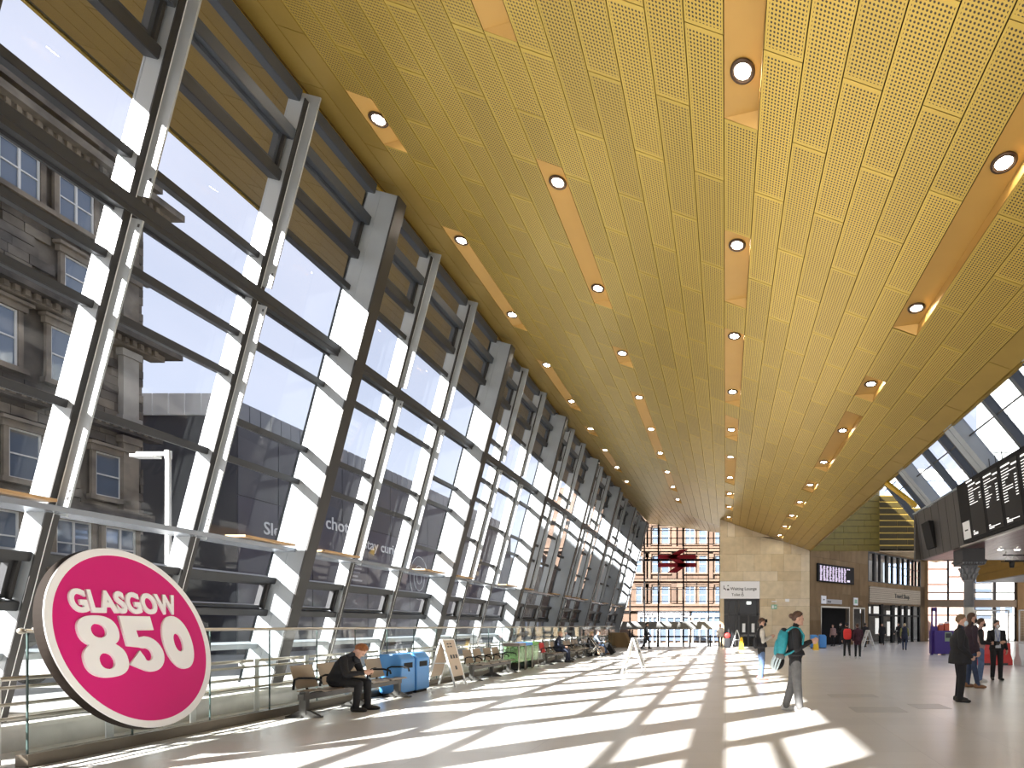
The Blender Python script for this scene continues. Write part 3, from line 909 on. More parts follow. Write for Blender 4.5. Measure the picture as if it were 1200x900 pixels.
def text_mesh(s, size, depth, fat=0.0, align='LEFT', name='lettering', res=3, space=1.0):
    cu = bpy.data.curves.new(name, 'FONT'); cu.body = s; cu.size = size; cu.extrude = depth; cu.offset = fat
    cu.align_x = align; cu.resolution_u = res; cu.space_character = space
    o = bpy.data.objects.new(name, cu); COL.objects.link(o)
    bpy.context.view_layer.update()
    me = bpy.data.meshes.new_from_object(o.evaluated_get(bpy.context.evaluated_depsgraph_get()))
    bpy.data.objects.remove(o); bpy.data.curves.remove(cu)
    me.name = name
    return me
def text(s, size, mt, parent, Mx, depth=.01, fat=0.0, align='LEFT', name='lettering', space=1.0):
    me = text_mesh(s, size, depth, fat, align, name, space=space)
    me.materials.clear(); me.materials.append(mt)
    return link(name, me, parent, None, Mx)
def tmat(o, u, v):
    u = Vector(u).normalized(); v = Vector(v).normalized(); n = u.cross(v); o = Vector(o)
    return Matrix(((u.x,v.x,n.x,o.x),(u.y,v.y,n.y,o.y),(u.z,v.z,n.z,o.z),(0,0,0,1)))
for s, y, z, sz in (('Sle', 1.8, 7.75, 1.15), ('chotel', 7.2, 9.1, 1.35), ('stay curio', 11.4, 8.2, 1.2)):
    text(s, sz, M['white_paint'], ht, tmat((.10, y, z), (0,1,0), (0,0,1)), .015, .012)
b = MB()
for rr in (1.9, 1.1, .5):
    b.tube([(.1, 19.5+rr*.8*math.cos(a), 6.4+rr*1.1*math.sin(a)) for a in [2*math.pi*k/28 for k in range(29)]], .035, 5)
b.build('circle_outline', M['white_paint'], ht)
for y0, z0 in ((2.5,6.6),(9.5,7.0)):
    b = MB()
    for k in range(6): b.box(.08, .1, y0+random.uniform(0,.2), y0+random.uniform(1.2,2.0), z0-k*.32, z0-k*.32+.14)
    b.build('small_print', mat('faint_print', (.35,.35,.38), .6), ht, 'stuff')

# ---- street lamp outside
lp = thing('street_lamp', 'slim white street lamp in front of the sooty sandstone building', 'street lamp', (-17.2, 16.6, -.25))
MB().lathe([(.14,0),(.14,.6),(.085,.7),(.07,7.15),(.0,7.2)], 12).build('pole', M['white_paint'], lp)
MB().box(-.06, .06, -.06, .06, 6.95, 7.2).box(-.95, 0, -.05, .05, 7.05, 7.15).build('arm', M['white_paint'], lp)
MB().box(-1.05, -.35, -.14, .14, 6.98, 7.06).build('lantern', M['sash'], lp)

# ---- pale shop units low down across the street (seen through the lower glass)
for k, (y, z1, lab) in enumerate(((30.0, 3.6, 'low pale shop unit between the sandstone building and the hotel'), (78, 12, 'pale stone block beyond the hotel'))):
    t = thing('shop_unit', lab, 'building', (-32, y, -.25))
    MB().box(-8, 0, -1.4 if k == 0 else -2, 1.4 if k == 0 else 22, 0, z1).build('wall', M['conc'] if k == 0 else M['soot'][3], t)
    for j in range(2 if k == 0 else 8):
        yy = -1.1 + j*1.15 if k == 0 else j*2.6
        MB().box(0, .06, yy, yy+.95, .6, 2.4).build('window', M['out_glass'], t)
for k, y in enumerate((12.5, 17.8)):
    c = thing('car', 'silver car parked on the street, %s' % ('nearer one behind the pink sign' if k == 0 else 'farther one behind the seated man'), 'car', (-20.5, y, -.25), 0, 'parked cars')
    prof = [(-2.1,.35),(-2.15,.75),(-1.5,.95),(-.9,1.42),(.6,1.45),(1.35,.98),(2.05,.85),(2.12,.4)]
    Mx = Matrix(((0,0,1,-.85),(1,0,0,0),(0,1,0,0),(0,0,0,1)))
    MB().prism(prof, 0, 1.7, 0, Mx).build('body', mat('silver_car_paint', (.55,.56,.58), .25, .5), c)
    MB().prism([(-1.25,.98),(-.82,1.36),(.55,1.38),(1.1,.98)], -.01, 1.71, 0, Mx).build('side_windows', M['out_glass'], c)
    for yy in (-1.3, 1.3):
        for xx in (-.8, .8):
            MB().tube([(xx-.1, yy, .33), (xx+.1, yy, .33)], .33, 16).build('wheel', M['rubber'], c)

# ---- pink sandstone front opposite the end of the hall
M['pink'] = [mat('pink_sandstone_%d' % i, c, .8, 0, .22, 1.2, .05) for i, c in enumerate([(.135,.085,.057),(.16,.105,.072),(.11,.068,.045)])]
ps = thing('pink_sandstone_building', 'pink sandstone building with tall windows and shops beyond the end glazing', 'building', (0, 76, -.9))
PF = 76.0
def pp(px, py): return ((px-850)*PF/630, EYE + (733-py)*PF/630 + .9)
MB().box(-26, 8, .3, 6, 0, 22).build('wall', M['pink'][0], ps)
random.seed(21)
wr = []
cols = [(745,752),(764,771),(775,784),(803,814),(819,828),(838,845)]
for ya, yb in ((618,637),(651,671),(687,707)):
    for xa, xb in cols: wr.append((*pp(xa, yb), *pp(xb, ya)))
sb = [MB() for _ in range(3)]
z = 5.0; k = 0
while z < 19.5:
    x = -19 - (k % 2)*.5
    while x < 1.5:
        w = random.choice([.8,1.1,1.4]); x2 = x + w
        if not any(x < c_+.15 and x2 > a_-.15 and z < d_+.2 and z+.5 > b_-.2 for a_, b_, c_, d_ in wr):
            sb[random.randrange(3)].box(x+.015, x2-.015, .3-random.uniform(.02,.07), .31, z+.015, z+.485)
        x = x2
    z += .5; k += 1
for i, s_ in enumerate(sb): s_.build('ashlar', M['pink'][i], ps, 'stuff')
for a_, b_, c_, d_ in wr:
    window_part(ps, (a_, .3, b_), (1,0,0), (0,-1,0), c_-a_, d_-b_, True, None, M['pink'][1])
for py, d, h in ((716,.5,.3),(710,.25,.25),(681,.35,.3),(646,.5,.3),(642,.3,.2),(611,.6,.3)):
    z = pp(0, py)[1]
    MB().box(-26, 8, .3-d, .35, z, z+h).build('cornice', M['pink'][1], ps)
for px in (757, 760, 790, 797, 833):
    x = pp(px, 0)[0]
    for pa, pb in ((707,684),(679,649),(641,614)):
        MB().box(x-.3, x+.3, -.02, .3, pp(0,pa)[1], pp(0,pb)[1]).box(x-.42, x+.42, -.1, .3, pp(0,pb)[1]-.5, pp(0,pb)[1]).build('pilaster', random.choice(M['pink']), ps)
for pxa, pxb, c_ in ((748,771,(.65,.62,.66)),(772,808,(.60,.60,.63)),(811,845,(.25,.40,.58))):
    a_, z0 = pp(pxa, 723); b_, z1 = pp(pxb, 717)
    MB().box(a_, b_, -.1, .2, z0, z1).build('shop_sign', mat('shop_sign_%d' % pxa, c_, .5), ps)
    tb = MB(); x = a_ + .5
    while x < b_ - .6: 
        w = random.uniform(.12,.3); tb.box(x, x+w, -.13, -.1, z0+.2, z1-.2); x += w + .1
    tb.build('sign_marks', M['white_paint'] if pxa > 810 else M['char'], ps, 'stuff')
    MB().box(a_+.1, b_-.1, .1, .3, .3, z0-.2).build('shop_window', M['out_glass'], ps)
    nn = 4
    for j in range(nn+1):
        x = a_ + .1 + (b_-a_-.2)*j/nn
        MB().box(x-.1, x+.1, 0, .3, 0, z0).build('shop_pier', M['white_paint'], ps)
for px in (793, 822):
    x = pp(px, 0)[0]
    t = thing('street_parasol', 'large white street parasol outside the shops, %s' % ('in front of the pale sign' if px < 800 else 'in front of the blue sign'), 'parasol', (x, 71.5, -.9), 0, 'street parasols')
    MB().lathe([(1.35,3.55),(1.3,3.62),(.7,3.95),(.08,4.15),(.03,4.25)], 10, 0, None, False).build('canopy', M['white_paint'], t)
    MB().lathe([(.035,0),(.035,3.9)], 8).build('pole', M['rail'], t)
t = thing('market_awning', 'white sloping awning outside the end glazing', 'awning', (-3.2, 62, -.9))
MB().hexa([(-1.2,0,2.1),(1.2,0,2.1),(.9,1.2,2.95),(-1.0,1.2,2.95)], (0,0,.06)).build('canvas', M['white_paint'], t)
for x in (-1.1, 1.1): MB().box(x-.03, x+.03, .05, .11, 0, 2.15).build('leg', M['rail'], t)

# ---- buildings above the skylight and beyond the right hand glazing
M['tower_glass'] = mat('grey_green_curtain_glass', (.42,.46,.45), .08, 0, .3, .2, spec=.9)
tw = thing('glass_office_block', 'glass office block with white mullions seen above the departure board', 'building', (36.5, 74, -.9))
MB().box(0, 30, 0, 4, 0, 40).build('wall', M['tower_glass'], tw)
for k in range(11):
    MB().box(k*2.9, k*2.9+.28, -.16, 0, 0, 40).build('mullion', M['white_paint'], tw)
for k in range(7):
    MB().box(-.1, 30, -.14, 0, 5.5+k*5.2, 5.9+k*5.2).build('floor_band', M['white_paint'], tw)
bo = thing('blue_glass_block', 'low blue glazed block with a white parapet seen through the skylight', 'building', (25.5, 80, -.9))
MB().box(0, 13, 0, 6, 0, 24).build('wall', mat('blue_glazing', (.30,.40,.58), .12, 0, .3, .15, spec=.9), bo)
MB().box(-.2, 13.2, -.2, 6, 24, 25.6).build('parapet', M['white_paint'], bo)
for k in range(5): MB().box(k*3.0, k*3.0+.2, -.1, 0, 9, 24).build('mullion', M['sash'], bo)
MB().box(0, 13, -.08, 0, 19.5, 19.9).build('floor_band', M['sash'], bo)
rp = thing('pale_brick_block', 'sunlit pale pink block outside the far right glazing', 'building', (24, 66, -.9))
MB().box(0, 6.5, 0, 5, 0, 10.5).build('wall', mat('pale_pink_render', (.42,.27,.225), .8), rp)
MB().box(6.5, 9.0, .6, 5, 0, 10.5).build('wing', mat('buff_wing', (.62,.58,.52), .8), rp)
for k in range(6): MB().box(6.6, 8.9, .5, .6, 3.3+k*1.1, 3.7+k*1.1).build('window', M['out_glass'], rp)
rq = thing('white_office_block', 'white office front with grey windows outside the far right glazing', 'building', (33.2, 68, -.9))
MB().box(0, 16, 0, 5, 0, 9).build('wall', M['white_paint'], rq)
for k in range(6):
    MB().box(.6+k*1.5, 1.6+k*1.5, -.05, 0, 4.0, 5.5).build('window', M['out_glass'], rq)

# ================================================================== GLASS BALUSTRADE AND RAMP RAILS
BXX = -7.66
bal = thing('glass_balustrade', 'long frameless glass balustrade with a steel handrail beside the leaning wall', 'balustrade', (BXX, 0, 0))
GP = 1.045
gm = MB().box(-.009, .009, 0, GP-.012, .04, 1.47).mesh('glass_panel', M['bal_glass'])
em = MB().box(-.0095, .0095, -.006, .004, .04, 1.47).mesh('panel_edge', M['glass_edge'])
for k in range(30):
    y = 5.9 + GP*k
    link('glass_panel', gm, bal, None, Matrix.Translation((0,y,0)))
    link('panel_edge', em, bal, None, Matrix.Translation((0,y,0)))
MB().box(-.07, .07, 5.85, 37.3, 0, .14).build('kerb_channel', M['curb'], bal)
MB().tube([(0,5.85,1.49),(0,37.3,1.49)], .024, 10).ball((0,5.85,1.49), (.035,.035,.035)).build('handrail', M['rail'], bal)
rr = thing('ramp_railing', 'low steel ramp railing with four bars behind the glass balustrade', 'railing', (-8.04, 0, 0))
for z, x in ((.93,-.28),(.85,0),(.66,0),(.50,0)):
    MB().tube([(x,-5,z),(x,37.3,z)], .02 if z != .93 else .026, 8).build('bar', M['rail'], rr)
pm = MB().box(-.006, .006, -.045, .045, 0, .98).box(-.29, 0, -.02, .02, .86, .9).mesh('post', M['white_paint'])
for k in range(40):
    y = 7.02 + 1.1*(k-8)
    if y < 37.2: link('post', pm, rr, None, Matrix.Translation((0,y,0)))

# ================================================================== ROUND PINK SIGN
M['magenta'] = mat('magenta_board', (.60,.003,.165), .42, spec=.25)
M['sign_white'] = mat('white_sign_face', (.82,.82,.83), .4)
sg = thing('round_sign', 'large round magenta sign with white rim and raised white letters tilted before the balustrade', 'sign')
u = Vector((-.213,1,0)).normalized(); v = Vector((-.2386,0,1)); v = (v - u*u.dot(v)).normalized(); n = u.cross(v)
if n.x < 0: n = -n
CS = Vector((-7.08, 6.5, EYE-.156)); RS = 1.10
def srot(x, y, d): return Matrix(((u.x,v.x,n.x,0),(u.y,v.y,n.y,0),(u.z,v.z,n.z,0),(0,0,0,1))) @ Matrix.Translation((x,y,d))
sg.location = CS
MB().lathe([(RS-.004,-.085),(RS,-.08),(RS,0),(RS-.004,.001)], 96, 0, srot(0,0,0), False).build('backing_disc', mat('dark_brown_sign_edge', (.018,.013,.010), .8, spec=.1), sg)
MB().lathe([(RS-.088,.0),(RS-.084,.010),(RS-.004,.010),(RS-.001,.0)], 96, 0, srot(0,0,0), False).build('rim', M['sign_white'], sg)
MB().lathe([(RS-.083,0),(RS-.083,.006)], 96, 0, srot(0,0,0), False).build('face', M['magenta'], sg)
def letters(s, y, widths_total, size, fat, height=None):
    me = text_mesh(s, size, .009, fat, 'LEFT', 'lettering', 6, 1.06)
    xs_ = [w.co.x for w in me.vertices]; ys_ = [w.co.y for w in me.vertices]
    sx = widths_total/(max(xs_)-min(xs_)); sy = sx if height is None else height/(max(ys_)-min(ys_))
    for w in me.vertices:
        w.co.x = (w.co.x-min(xs_))*sx - widths_total/2; w.co.y = (w.co.y-min(ys_))*sy
    me.materials.clear(); me.materials.append(M['sign_white'])
    return link('lettering', me, sg, None, srot(-.045, y, .015))
letters('GLASGOW', .30, 1.44, .3, .012, .27)
NS = 1.16
# fat numerals drawn as rounded outlines
def numeral(outer, holes, x, y):
    outer = [(a*NS*.93, b_*NS) for a, b_ in outer]; holes = [[(a*NS*.93, b_*NS) for a, b_ in h_] for h_ in holes]; x *= NS; y = y*NS - .02
    cu = bpy.data.curves.new('numeral', 'CURVE'); cu.dimensions = '2D'; cu.fill_mode = 'BOTH'; cu.extrude = .010
    for pts in [outer] + holes:
        sp = cu.splines.new('POLY'); sp.points.add(len(pts)-1); sp.use_cyclic_u = True
        for p, q_ in zip(sp.points, pts): p.co = (q_[0]+x, q_[1]+y, 0, 1)
    o = bpy.data.objects.new('numeral', cu); COL.objects.link(o); bpy.context.view_layer.update()
    me = bpy.data.meshes.new_from_object(o.evaluated_get(bpy.context.evaluated_depsgraph_get()))
    bpy.data.objects.remove(o); bpy.data.curves.remove(cu)
    me.materials.clear(); me.materials.append(M['sign_white'])
    link('numeral', me, sg, None, srot(0,0,.016))
def ell(cx_, cy_, a, b, k=28, p=2.2, t0=0, t1=2*math.pi):
    out = []
    for j in range(k):
        t = t0 + (t1-t0)*j/k
        c_, s_ = math.cos(t), math.sin(t)
        out.append((cx_ + a*math.copysign(abs(c_)**(2/p), c_), cy_ + b*math.copysign(abs(s_)**(2/p), s_)))
    return out
# 8 : upper and lower bowls joined at a waist
top_ = [(x_, y_) for x_, y_ in ell(0,.145,.225,.155,60,2.4)]
bot_ = [(x_, y_) for x_, y_ in ell(0,-.14,.245,.17,60,2.4)]
o8 = [p for p in ell(0,.145,.225,.155,60,2.4) if p[1] > .035]
o8a = sorted([p for p in ell(0,.145,.225,.155,80,2.4) if p[1] > .012], key=lambda p: math.atan2(p[1]-.0, p[0]))
o8b = sorted([p for p in ell(0,-.14,.245,.17,80,2.4) if p[1] < -.008], key=lambda p: math.atan2(p[1]+.0, p[0]))
numeral(o8a + sorted([p for p in ell(0,-.14,.245,.17,80,2.4) if p[1] < -.008], key=lambda p: (math.atan2(p[1], p[0]) + 2*math.pi) % (2*math.pi)), [ell(0,.15,.085,.07,20), ell(0,-.15,.085,.08,20)], -.46, -.05)
# 5
n5 = [(-.20,.30),(.19,.30),(.19,.165),(-.02,.165),(-.04,.065)]
n5 += [(.03+.20*math.cos(t)*1.02, -.095+.185*math.sin(t)) for t in [R(a) for a in range(95, -150, -12)]]
n5 += [(-.235,-.19),(-.10,-.02),(-.215,-.02)]
n5 = [(-.215,.30),(.185,.30),(.185,.15),(-.05,.15),(-.045,.075),(.03,.085)] + [(.02+.215*math.cos(R(a)), -.105+.19*math.sin(R(a))) for a in range(75, -125, -10)] + [(-.24,-.20),(-.075,-.065),(-.04,-.125)] + [(.01+.07*math.cos(R(a)), -.11+.07*math.sin(R(a))) for a in range(-120, 130, 25)] + [(-.06,-.03),(-.215,-.01)]
numeral(n5, [], .0, -.05)
numeral(ell(0,0,.215,.305,40,2.1), [ell(0,0,.065,.105,24)], .46, -.045)
b = MB()
for x in (-.55, .55):
    o1 = srot(x, .15, -.12).translation
    b.tube([o1, (BXX-CS.x+.03, o1.y-.0, o1.z)], .02, 8)
b.build('wall_bracket', M['rail'], sg)

# ================================================================== DOUBLE ARROW EMBLEM, RAILING AT THE FLOOR EDGE
em_ = thing('double_arrow_emblem', 'dark red double arrow emblem hung before the end glazing', 'emblem', (-5.0, 55.45, 0))
M['crimson'] = mat('dark_red_emblem', (.50,.008,.03), .5)
def ez(x, y): return ((700 + x/4.5 - 850)*55.45/630 + 5.0, EYE + (733 - 580 - y/4.5)*55.45/630)
for poly in ([(322,315),(520,315),(520,337),(322,337)], [(322,359),(520,359),(520,381),(322,381)],
             [(368,328),(434,288),(480,286),(415,328)], [(368,326),(416,326),(476,370),(428,370)], [(428,370),(476,370),(418,410),(368,410)]):
    P = [ez(*p) for p in poly]
    b = MB(); b.prism(P, -.06, .06, 0, Matrix(((1,0,0,0),(0,0,1,0),(0,1,0,0),(0,0,0,1)))); b.build('arrow_bar', M['crimson'], em_, None, True)
MB().tube([(-1.7,.06,5.5),(-1.7,.06,9.5)], .03, 6).tube([(1.0,.06,5.5),(1.0,.06,9.5)], .03, 6).build('hanger', M['char'], em_)
er = thing('edge_barrier', 'black post and rail barrier along the far edge of the floor', 'barrier', (0, 39.3, 0))
for x in (-6.8,-4.95,-4.15,-2.6,-1.1): MB().box(x-.05, x+.05, -.05, .05, 0, 1.25 if x < -4 else .85).build('post', M['black'], er)
MB().box(-6.8, -.45, -.025, .025, .68, .76).build('rail', M['black'], er)
pl = thing('stone_plinth', 'brown stone plinth at the far end of the glass balustrade', 'plinth', (-7.3, 38.1, 0))
b = MB(); b.prism([(-.9,0),(.75,0),(.2,1.05),(-.9,1.05)], -.5, .5, 0, Matrix(((1,0,0,0),(0,0,1,0),(0,1,0,0),(0,0,0,1)))); b.build('block', mbr[0], pl, None, True)

# ================================================================== SIGNS ON THE STONE WALLS
ws = thing('lounge_sign', 'white Waiting Lounge and Toilet sign over the dark entrance', 'sign', (0, 39.05, 0))
MB().box(-.37, 2.50, -.03, .05, 3.5, 4.76).build('board', M['sign_white'], ws)
TX = lambda x, z: tmat((x, -.035, z), (1,0,0), (0,0,1))
text('Waiting Lounge', .30, M['char'], ws, TX(.36, 4.12), .006, .004)
text('Toilet', .26, M['char'], ws, TX(.45, 3.70), .006, .003)
b = MB(); b.box(-.13,-.08,-.045,-.03,4.22,4.45); b.box(-.13,.02,-.045,-.03,4.18,4.25); b.box(0,.05,-.045,-.03,4.1,4.2); b.box(.12,.28,-.045,-.03,4.1,4.22); b.box(.15,.25,-.045,-.03,4.4,4.47)
b.build('seat_symbol', M['char'], ws)
b = MB(); b.ball((1.25,-.037,3.94),(.035,.01,.035),8,6); b.box(1.22,1.27,-.045,-.03,3.76,3.9); b.tube([(1.24+.09*math.cos(R(a)),-.04,3.76+.08*math.sin(R(a))) for a in range(120,420,20)], .014, 5)
b.build('wheelchair_symbol', M['char'], ws)
for k, (x, z, w, h, c_, l) in enumerate(((3.55,3.3,.36,.07,'sign_white','slim white notice high on the buff stone wall'),(3.55,2.9,.42,.34,'green','green emergency exit sign on the buff stone wall'),(4.5,3.38,.30,.2,'sign_white','small white notice right of the green exit sign'))):
    if c_ == 'green': M['green'] = mat('green_exit_sign', (.25,.48,.33), .5)
    t = thing('wall_notice', l, 'sign', (x, 39.09, z))
    MB().box(-w/2, w/2, -.02, .01, -h/2, h/2).build('plate', M[c_], t)
    if c_ == 'green':
        MB().box(-.15, -.03, -.03, -.02, -.11, .11).box(.02, .16, -.03, -.02, -.03, .03).build('pictogram', M['sign_white'], t)
t = thing('exit_sign', 'small lit white sign inside the lounge entrance', 'sign', (1.72, 39.33, 3.2))
MB().box(-.16, .16, -.03, .03, -.1, .1).build('plate', emat('lit_sign', (.85,.9,.85), .8), t)

def M45(s, z, d):
    p = w45(s, z, d)
    return Matrix(((D45.x,0,N45.x,p.x),(D45.y,0,N45.y,p.y),(0,1,0,p.z),(0,0,0,1)))
M['led'] = emat('lilac_display_text', (.72,.62,.80), .38)
lb = thing('summary_board', 'black display board with lilac text columns above the doorways', 'display board'); lb.matrix_world = M45(.55, 4.8, .05)
MB().box(0, 4.95, -.02, .14, 0, 0).build('x', M['black']) if False else None
bevel(MB().box(0, 4.95, 0, 1.35, 0, .14).build('housing', M['black'], lb), .02)
random.seed(31)
for k in range(9):
    b = MB()
    for r_ in range(17):
        z = 1.2 - r_*.066
        x0 = .25 + k*.4
        a = x0 + random.choice([0,.02,.05]); e_ = x0 + random.uniform(.17,.33)
        b.box(a, e_, z-.042, z, .14, .146)
    b.build('text_column', M['led'], lb)
MB().box(3.9, 4.05, 1.1, 1.2, .14, .146).box(4.12, 4.3, 1.1, 1.2, .14, .146).box(3.9, 4.3, .15, .3, .14, .146).build('text_column', M['led'], lb)
for s, w, lab in ((.95, 2.75, 'white arrow sign with a long grey strip over the left doorway'), (4.1, 1.35, 'small green and white sign over the narrow right doorway')):
    t = thing('door_sign', lab, 'sign'); t.matrix_world = M45(s, 3.2, .05)
    MB().box(0, .62, -.02, .58, 0, .06).build('square_plate', M['sign_white'], t)
    MB().box(.66, w, 0, .34, 0, .05).build('strip', mat('grey_sign_strip', (.42,.41,.40), .5) if w > 2 else mbr[0], t)
    if w > 2:
        MB().box(.2, .42, .25, .31, .06, .066).box(.2, .26, .22, .34, .06, .067).build('arrow', M['char'], t)
        MB().box(.8, .95, .1, .22, .05, .056).box(1.0, 1.25, .1, .2, .05, .056).build('small_text', M['char'], t)
    else: MB().box(.12, .5, .12, .45, .06, .066).build('symbol', M['green'], t)
t = thing('shop_lettering', 'dark Travel Shop lettering on the perforated fascia', 'sign'); t.matrix_world = M45(8.9, 4.0, .1)
text('Travel Shop', .58, M['char'], t, Matrix.Identity(4), .012, .004)
# ================================================================== FURNITURE
M['bench_grey'] = mat('gunmetal_bench', (.10,.095,.09), .38, .7)
M['bench_mesh'] = perforated('perforated_bench_steel', (.40,.32,.24), (.05,.04,.03), .018, .3, .4, .5, 9, 9)
M['bench_red'] = mat('red_seat_shell', (.55,.03,.03), .45)
leg_me = MB().box(-.055,.055,-.04,.04,.05,.44).hexa([(-.30,-.03,0),(-.02,-.04,0),(-.02,.04,0),(-.30,.03,0)],(0,0,.03)).hexa([(.30,-.03,0),(.02,-.04,0),(.02,.04,0),(.30,.03,0)],(0,0,.03)).prism([(-.28,.025),(.28,.025),(.06,.13),(-.06,.13)],-.03,.03,0,Matrix(((1,0,0,0),(0,0,1,0),(0,1,0,0),(0,0,0,1)))).mesh('leg', M['bench_grey'])
seat_rings = []
def strip_mesh(pts, w, t, name, mt):
    b = MB()
    for (x0,z0),(x1,z1) in zip(pts[:-1], pts[1:]):
        d = Vector((x1-x0,0,z1-z0)).normalized(); n_ = Vector((-d.z,0,d.x))*t
        b.hexa([(x0,-w/2,z0),(x1,-w/2,z1),(x1,w/2,z1),(x0,w/2,z0)], n_)
    return b.mesh(name, mt)
seat_me = strip_mesh([(.27,.435),(.22,.455),(.05,.44),(-.12,.425),(-.2,.44)], .50, .014, 'seat', M['bench_mesh'])
back_me = strip_mesh([(-.20,.47),(-.235,.56),(-.27,.68),(-.315,.86)], .48, .014, 'backrest', M['bench_mesh'])
back_red = strip_mesh([(-.20,.47),(-.235,.56),(-.27,.68),(-.315,.86)], .48, .03, 'backrest', M['bench_red'])
arm_me = MB().tube([(-.22,0,.46),(-.2,0,.63),(-.12,0,.66),(.12,0,.66),(.24,0,.63),(.26,0,.56)], .019, 7).mesh('armrest', M['black'])
bracket_me = MB().box(-.26,.2,-.03,.03,.40,.43).tube([(-.2,0,.42),(-.285,0,.55),(-.335,0,.78)], .018, 6).mesh('seat_bracket', M['black'])
def bench(x, y, label, nseat=4, red=-1, sec=1.28):
    t = thing('bench', label, 'bench', (x, y, 0), 0, 'steel waiting benches')
    L_ = sec*nseat/2
    MB().box(-.05,.05,-.08,L_+.08,.30,.40).build('beam', M['bench_grey'], t)
    for k in range(nseat//2 + 1): link('leg', leg_me, t, None, Matrix.Translation((0, k*sec, 0)))
    for k in range(nseat):
        yy = sec*(k//2) + .34 + .6*(k % 2)
        T = Matrix.Translation((0, yy, 0))
        link('seat', seat_me, t, None, T)
        link('backrest', back_red if k == red else back_me, t, None, T)
        link('seat_bracket', bracket_me, t, None, T)
    for k in range(nseat+1):
        yy = sec*(k/2) + (.04 if k == 0 else 0)
        link('armrest', arm_me, t, None, Matrix.Translation((0, yy, 0)))
    return t
bench(-7.08, 9.04, 'perforated steel bench nearest the pink sign, on which a man in black sits')
bench(-7.12, 15.1, 'empty four seat steel bench between the sandwich board and the recycling bins')
bench(-7.10, 21.3, 'steel bench with one red seat back beyond the green bins', 4, 0)
bench(-7.05, 24.25, 'empty steel bench beyond the man in a dark suit')
bench(-7.0, 27.2, 'farthest steel bench, beside the slanting black suitcase')

M['bin_blue'] = mat('bright_blue_plastic', (.07,.27,.62), .35)
M['bin_clear'] = glass_mat('green_clear_plastic', (.80,.94,.76), 1.3, .1, .30, (.45,.72,.38))
def blue_bin(x, y, lab, s=1.0):
    t = thing('recycling_bin', lab, 'bin', (x, y, 0), 0, 'blue bins')
    P = [(-.24,.06),(.24,.06),(.24,.80),(.14,.92),(-.24,.92)]
    o = MB().prism([(a*s,b*s) for a,b in P], -.27*s, .27*s, 0, Matrix(((1,0,0,0),(0,0,1,0),(0,1,0,0),(0,0,0,1)))).build('body', M['bin_blue'], t, None, True); bevel(o, .025)
    MB().box(-.2*s,.2*s,-.23*s,.23*s,0,.06*s).build('base', M['black'], t)
    MB().hexa([(.242*s,-.16*s,.6*s),(.242*s,.16*s,.6*s),(.242*s,.16*s,.72*s),(.242*s,-.16*s,.72*s)], (.004,0,0)).build('slot', M['black'], t)
    return t
blue_bin(-7.33, 12.02, 'bright blue recycling bin right behind the end of the nearest bench')
blue_bin(-7.33, 12.62, 'bright blue recycling bin next to the tall sandwich board')
blue_bin(6.0, 36.4, 'blue bin on the left of the pair by the stone corner')
blue_bin(6.62, 36.7, 'blue bin on the right of the pair by the stone corner')
for k, (c_, nm) in enumerate((((.20,.16,.14),'brown'), ((.05,.22,.60),'blue'), ((.13,.33,.06),'green'))):
    t = thing('bag_bin', 'clear green walled rubbish bin with a %s lid' % nm, 'bin', (-7.28, 18.55+.66*k, 0), 0, 'clear bins')
    o = MB().box(-.27,.27,-.29,.29,.28,.84).build('clear_body', M['bin_clear'], t); bevel(o, .03)
    o = MB().box(-.29,.29,-.31,.31,.84,.95).build('lid', mat('bin_lid_'+nm, c_, .4), t); bevel(o, .02)
    MB().lathe([(.2,0.02),(.22,.06),(.2,.28)], 14).build('base', M['black'], t)
    for sx in (-1,1):
        for sy in (-1,1): MB().box(sx*.26-.015,sx*.26+.015,sy*.28-.015,sy*.28+.015,0,.86).build('leg', M['rail'], t)
    b = MB(); b.ball((0,0,.52),(.22,.23,.22),12,8,0,None,lambda d: 1+.12*math.sin(9*d.x+5*d.z)+.1*math.sin(11*d.y)); b.build('rubbish_bag', mat('bag_'+nm, (.35,.55,.28), .4, 0, .5, 8), t)

